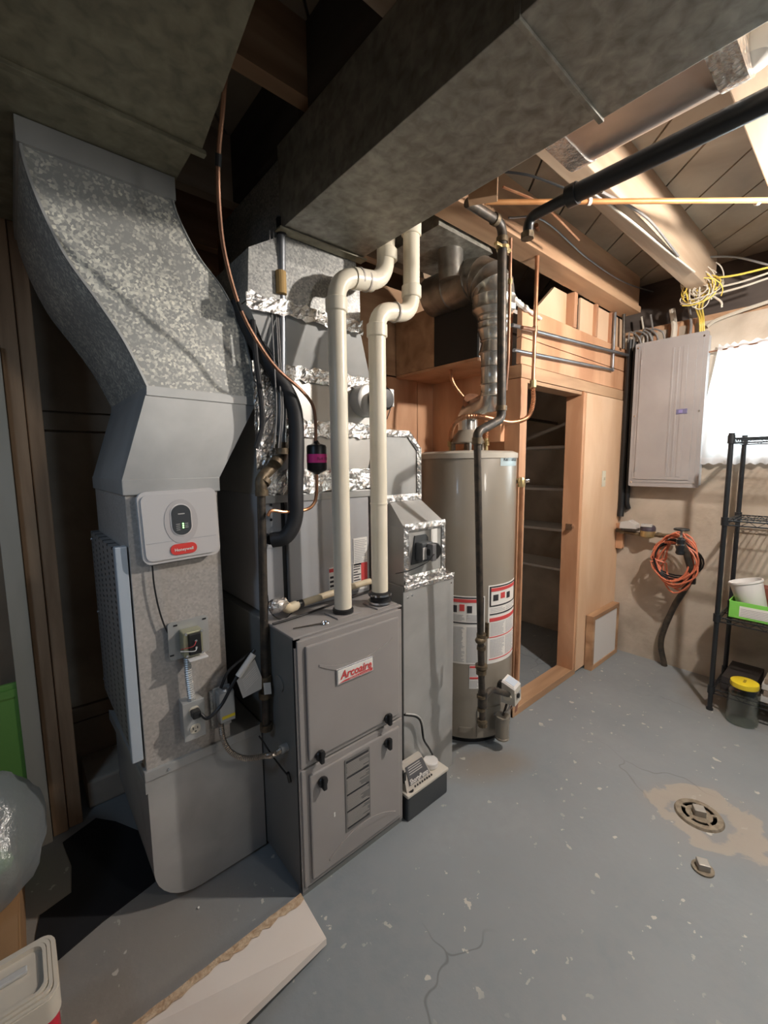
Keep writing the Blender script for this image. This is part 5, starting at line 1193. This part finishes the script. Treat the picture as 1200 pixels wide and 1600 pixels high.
# ================================================================ WIRE RACK
t = thing('wire_shelf_rack', 'black wire shelving rack standing in front of the window', 'rack', (3.15, .1, 0))
rx0, rx1, ry1, ry0 = 2.965, 3.315, .527, -.37
for (x, y) in ((rx0, ry1), (rx1, ry1), (rx0, ry0), (rx1, ry0)):
    g = [sweep([(x, y, .01), (x, y, 1.585)], .0125, 10), ring((x, y, 1.588), (0, 0, 1), .015, .012, 10), ring((x, y, .006), (0, 0, 1), .017, .012, 10)]
    mk('post', join(*g), blackmetal, t, True)
for z in (1.565, 1.115, .56, .13):
    for (x, y) in ((rx0, ry1), (rx1, ry1), (rx0, ry0), (rx1, ry0)): mk('post_sleeve', ring((x, y, z-.005), (0, 0, 1), .018, .045, 10), blackmetal, t, True)
    gf = []
    for zz in (z, z-.025):
        gf += [sweep([(rx0, ry1, zz), (rx1, ry1, zz)], .0038, 6), sweep([(rx0, ry0, zz), (rx1, ry0, zz)], .0038, 6), sweep([(rx0, ry1, zz), (rx0, ry0, zz)], .0038, 6), sweep([(rx1, ry1, zz), (rx1, ry0, zz)], .0038, 6)]
    for (A_, B_) in (((rx0, ry1), (rx1, ry1)), ((rx0, ry0), (rx0, ry1)), ((rx1, ry0), (rx1, ry1))):
        n = 12 if A_[0] != B_[0] else 26; zig = []
        for k in range(n+1): zig.append((A_[0]+(B_[0]-A_[0])*k/n, A_[1]+(B_[1]-A_[1])*k/n, z if k % 2 else z-.025))
        gf.append(sweep(zig, .002, 5))
    sh = mk('shelf_frame', join(*gf), blackmetal, t)
    ws_ = [sweep([(rx0, ry0+(ry1-ry0)*(k+.5)/34, z+.003), (rx1, ry0+(ry1-ry0)*(k+.5)/34, z+.003)], .0022, 5) for k in range(34)]
    ws_ += [sweep([(rx0+(rx1-rx0)*k/3, ry0, z-.002), (rx0+(rx1-rx0)*k/3, ry1, z-.002)], .003, 5) for k in (1, 2)]
    g = mk('wire_grid', join(*ws_), blackmetal, sh); g['kind'] = 'stuff'
# green tray
t = thing('green_tray_box', 'lime green cardboard tray with white panel on the middle shelf', 'box', (3.13, .33, .566))
gx0, gx1, gy0, gy1, gz0, gz1 = 2.985, 3.29, .05, .485, .5665, .665
mk('tray', join(B((gx0, gy0, gz0), (gx1, gy1, gz0+.005)), B((gx0, gy0, gz0), (gx0+.005, gy1, gz1)), B((gx1-.005, gy0, gz0), (gx1, gy1, gz1)), B((gx0, gy0, gz0), (gx1, gy0+.005, gz1)), B((gx0, gy1-.005, gz0), (gx1, gy1, gz1))), limegreen, t)
mk('white_panel', B((gx0-.0015, gy0+.03, gz0+.018), (gx0, gy1-.05, gz1-.022)), paper, t)
mk('print_lines', join(*[B((gx0-.0022, .31, gz0+.024+.009*k), (gx0-.0012, .43, gz0+.027+.009*k)) for k in range(5)]), inkgrey, t)
mk('colour_strip', B((gx0-.003, .285, gz0+.014), (gx0-.001, .30, gz0+.04)), mat('teal_print', (.05, .35, .25), .5), t); mk('colour_strip', B((gx0-.003, .285, gz0+.04), (gx0-.001, .30, gz1-.02)), inkred, t)
# tilted bucket
t = thing('white_bucket', 'white plastic tub tilted inside the green tray', 'tub', (3.10, .40, .575))
Mb = Matrix.Translation((3.08, .385, .60)) @ Matrix.Rotation(math.radians(-16), 4, 'X')
mk('tub', xf(lathe((0, 0, 0), [(.0, 0), (.060, 0), (.062, .004), (.074, .165), (.079, .167), (.079, .178), (.073, .178), (.060, .01), (0, .008)], 32), Mb), white, t, True)
o = mk('tin_can', lathe((3.09, .24, .5725), [(0, 0), (.040, 0), (.040, .125), (.043, .127), (.043, .14), (.0, .14)], 24), paper_dim); tag(o, 'white tin can with dark lid beside the tilted tub', 'can')
mk('dark_lid', lathe((3.09, .24, .7130), [(.044, -.012), (.044, .008), (0, .009)], 24), mat('dark_grey_plastic', (.07, .075, .08), .4), o, True)
o = mk('brown_box', B((3.17, .30, .5725), (3.27, .47, .72), .003), mat('dark_red_card', (.20, .06, .04), .7)); tag(o, 'dark red box standing behind the tilted white tub', 'box')
# bottom shelf items
for k, (z0, z1) in enumerate(((.1345, .172), (.1735, .211))):
    t = thing('flat_black_box', ('flat black box with red print, lower of two stacked on the bottom shelf', 'flat black box with red print, upper of two stacked on the bottom shelf')[k], 'box', (3.12, .41, z0))
    mk('carton', B((2.99, .34, z0), (3.28, .49, z1), .002), mat('black_card', (.03, .025, .025), .5), t)
    mk('red_print', B((2.9885, .40, z0+.018), (2.990, .45, z1-.018)), inkred, t)
for k in range(4):
    z0 = .1345+k*.034
    o = mk('paper_stack', B((2.985+.004*k, -.05, z0), (3.27, .315-.01*(k % 2), z0+.031), .002), (paper_dim, mat('brown_paper', (.25, .2, .16), .7))[k % 2])
    tag(o, ('pale flat carton at the bottom of the pile on the lowest shelf', 'brown flat carton second from bottom in the lowest shelf pile', 'pale flat carton third from bottom in the lowest shelf pile', 'brown flat carton on top of the lowest shelf pile')[k], 'box', 'flat cartons on the lowest shelf')
# glass jar
jc = Z(0, 1158, 1128); jr = .072
t = thing('glass_jar', 'big clear glass jar with yellow lid on the floor before the rack', 'jar', (jc.x, jc.y, 0))
mk('glass_body', lathe((jc.x, jc.y, .002), [(0, 0), (jr*.9, 0), (jr, .012), (jr, .185), (jr*.88, .205), (jr*.80, .212), (jr*.80, .225), (jr*.76, .225), (jr*.76, .210), (jr*.95, .183), (jr*.95, .014), (jr*.86, .006), (0, .006)], 36), glassm, t, True)
mk('lid', lathe((jc.x, jc.y, .222), [(jr*.86, -.012), (jr*.88, 0), (jr*.86, .014), (jr*.78, .017), (0, .016)], 32), yellow, t, True)['label'] = 'yellow screw lid'
mk('lid_slot', B((jc.x-.02, jc.y-.006, .2375), (jc.x+.02, jc.y+.006, .2395)), mat('dark_yellow', (.35, .25, .02), .5), t)
# ================================================================ FLOOR THINGS
dc = Z(.006, 1092, 1272)
t = thing('floor_drain_cover', 'round rusty drain cover with square plug in a worn floor patch', 'drain', (dc.x, dc.y, 0))
mk('outer_ring', lathe((dc.x, dc.y, 0), [(.060, .002), (.060, .009), (.080, .009), (.083, .005), (.085, 0)], 36), mat('rusty_cast_iron', (.22, .18, .13), .7, .3, (.34, .29, .22), 40, bump=.4), t, True)
mk('slot_gap', lathe((dc.x, dc.y, 0), [(0, .003), (.061, .003)], 30), black, t)
mk('inner_disc', lathe((dc.x, dc.y, 0), [(.046, .002), (.046, .008), (.02, .009), (0, .009)], 30), MATS['rusty_cast_iron'], t, True)
for k in range(5):
    a = 2*PI*k/5+.3; mk('spoke', xf(B((.040, -.006, .002), (.064, .006, .0085)), Matrix.Translation((dc.x, dc.y, 0)) @ Matrix.Rotation(a, 4, 'Z')), MATS['rusty_cast_iron'], t)
mk('square_plug', xf(B((-.020, -.020, .008), (.020, .020, .034), .003), Matrix.Translation((dc.x, dc.y, 0)) @ Matrix.Rotation(.5, 4, 'Z')), mat('worn_steel', (.42, .39, .35), .5, .5), t)
pc = Z(0, 1098, 1358)
t = thing('cleanout_plug', 'small square headed cleanout plug in the floor nearer than the drain', 'plug', (pc.x, pc.y, 0))
mk('plug_disc', lathe((pc.x, pc.y, 0), [(.034, 0), (.034, .006), (0, .007)], 24), MATS['rusty_cast_iron'], t, True)
mk('square_head', xf(B((-.018, -.018, .005), (.018, .018, .030), .003), Matrix.Translation((pc.x, pc.y, 0)) @ Matrix.Rotation(.5, 4, 'Z')), MATS['worn_steel'], t)
# foreground board resting at an angle
def boardpt(u, v, z): return Z(z, u, v)
e0, e1 = boardpt(470, 1396, .035), boardpt(510, 1466, .035)
f0, f1 = boardpt(208, 1600, .085), boardpt(372, 1600, .085)
L0 = e0+(f0-e0)*1.15; L1 = e1+(f1-e1)*1.5
wvec = (e1-e0); 
e1 = e0+wvec
t = thing('white_board', 'long chipped white board propped low in the foreground', 'board', (e0.x, e0.y, 0))
top = [e0, e1, L1, L0]; bot = [p-V((0, 0, .022)) for p in top]
mk('painted_face', hull_box(top, bot), chip, t)
rr = random.Random(9); n = 30; le = []
# splintered raw edge laid over the far long side
vs = []; fs = []
for k in range(n+1):
    u = k/n; p = e0.lerp(L0, u); q = e1.lerp(L1, u); dd_ = (q-p).normalized()
    wd = .016+.018*rr.random()*(1-.3*u)
    vs += [tuple(p+V((0, 0, .0015))-dd_*(.003*rr.random())), tuple(p+dd_*wd+V((0, 0, .0015))), tuple(p-dd_*.004-V((0, 0, .018+.004*rr.random())))]
for k in range(n):
    a = k*3; fs += [(a, a+1, a+4, a+3), (a, a+3, a+5, a+2)]
mk('splintered_edge', (vs, fs), rawwood, t)['label'] = 'splintered bare wood edge'
mp_ = L0.lerp(L1, .5)
s0 = Z(.03, 150, 1592)
t = tag(mk('scrap_board', hull_box([s0, s0+V((.03, -.10, 0)), s0+V((-.35, -.22, 0)), s0+V((-.38, -.06, 0))], [p-V((0, 0, .03)) for p in (s0, s0+V((.03, -.10, 0)), s0+V((-.35, -.22, 0)), s0+V((-.38, -.06, 0)))]), rawwood), 'splintered scrap board tip at the bottom edge left of the white board', 'board')
tag(mk('added_prop_block', B((mp_.x-.03, mp_.y-.06, 0), (mp_.x+.03, mp_.y+.06, mp_.z-.024)), rawwood), 'added wood block propping the low end of the white board', 'block')  # unseen block added to hold up the board
# cooler
t = thing('drink_cooler', 'open white and red cooler at the lower left corner', 'cooler', (-.23, 1.0, 0))
kx0, kx1, ky0, ky1, kz = -.33, -.016, 1.07, 1.232, .33
mk('red_body', hull_box([V((a_*.97-.005, (b_-1.15)*.97+1.15, 0)) for a_, b_ in rrect(kx0, ky0, kx1, ky1, .025)], [V((a_, b_, .265)) for a_, b_ in rrect(kx0+.004, ky0+.004, kx1-.004, ky1-.004, .025)]), coolerr, t, True)
mk('white_lid', prism(rrect(kx0-.002, ky0-.002, kx1+.002, ky1+.002, .028), 2, .266, kz-.012), coolerw, t, True)
for k_, (g_, z_) in enumerate(((0, 0), (.008, .004), (.016, .008))):
    o_, i_ = rrect(kx0+g_, ky0+g_, kx1-g_, ky1-g_, .025), rrect(kx0+g_+.007, ky0+g_+.007, kx1-g_-.007, ky1-g_-.007, .02)
    n = len(o_); vs = [(a_, b_, kz-.012) for a_, b_ in o_]+[(a_, b_, kz-.008+z_) for a_, b_ in o_]+[(a_, b_, kz-.008+z_) for a_, b_ in i_]+[(a_, b_, kz-.012) for a_, b_ in i_]
    mk('lid_ridge', (vs, [(q*n+i, q*n+(i+1) % n, (q+1)*n+(i+1) % n, (q+1)*n+i) for q in range(3) for i in range(n)]+[(3*n+i, 3*n+(i+1) % n, (i+1) % n, i) for i in range(n)]), coolerw, t)
mk('handle_bar', B((kx0+.05, 1.16, kz-.0115), (kx1-.05, 1.178, kz-.003), .003), paper_dim, t)
# cardboard box and plastic bag
t = thing('cardboard_box', 'brown cardboard box under the plastic bag', 'box', (-.28, 1.55, 0))
mk('carton', B((-.55, 1.36, 0), (-.085, 1.83, .20), .003), cardboard, t)
mk('flap', quad((-.55, 1.36, .202), (-.09, 1.36, .202), (-.09, 1.55, .206), (-.55, 1.55, .206), .003), cardboard, t)
def bag():
    bm = bmesh.new(); bmesh.ops.create_icosphere(bm, subdivisions=4, radius=1)
    from mathutils import noise as NZ
    for v in bm.verts:
        n = NZ.noise(v.co*1.7)*.10 + NZ.noise(v.co*5)*.05 + abs(NZ.noise(v.co*9))*.03
        s = 1+n; v.co = V((v.co.x*.205*s, v.co.y*.20*s, max(v.co.z, -.82)*.195*s))
        v.co += V((-.205, 1.62, .365))
    g = ([tuple(v.co) for v in bm.verts], [tuple(v.index for v in f.verts) for f in bm.faces]); bm.free(); return g
t = thing('plastic_bag', 'filled clear plastic bag resting on the cardboard box', 'bag', (-.205, 1.62, .203))
mk('bag_film', bag(), bagm, t, True)
mk('crumpled_contents', blob((-.24, 1.62, .345), .14, 4, (1, .95, .85), 3, .10), mat('pale_crumpled_film', (.33, .34, .34), .4, bump=.8, bscale=22), t, True)
mk('green_scrap', blob((-.13, 1.50, .37), .045, 6, (1, .8, .8), 2, .3), greenp, t)
# green panel
t = thing('plastic_sheet', 'green plastic panel leaning behind the pale upright board', 'panel', (-.2, 2.02, .02))
mk('sheet', B((-.40, 2.02, 0), (-.032, 2.035, .66), .004), greenp, t)
mk('raised_border', join(B((-.40, 2.012, .61), (-.034, 2.02, .64)), B((-.060, 2.012, .02), (-.040, 2.02, .61))), greenp, t)
# thin black patch darkening the floor
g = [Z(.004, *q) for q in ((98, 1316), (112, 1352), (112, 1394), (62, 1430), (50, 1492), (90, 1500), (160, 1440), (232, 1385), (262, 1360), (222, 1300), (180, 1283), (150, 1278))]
tag(mk('dark_floor_patch', hull_box(g, [p-V((0, 0, .0035)) for p in g]), rubber), 'thin black patch lying on the floor left of the return duct', 'sheet')
tag(mk('pebble', blob(Z(.004, 310, 1418), .004, 1, n=1), paper), 'tiny white fleck on the floor before the return duct', 'debris')
print('objects', len(bpy.data.objects))
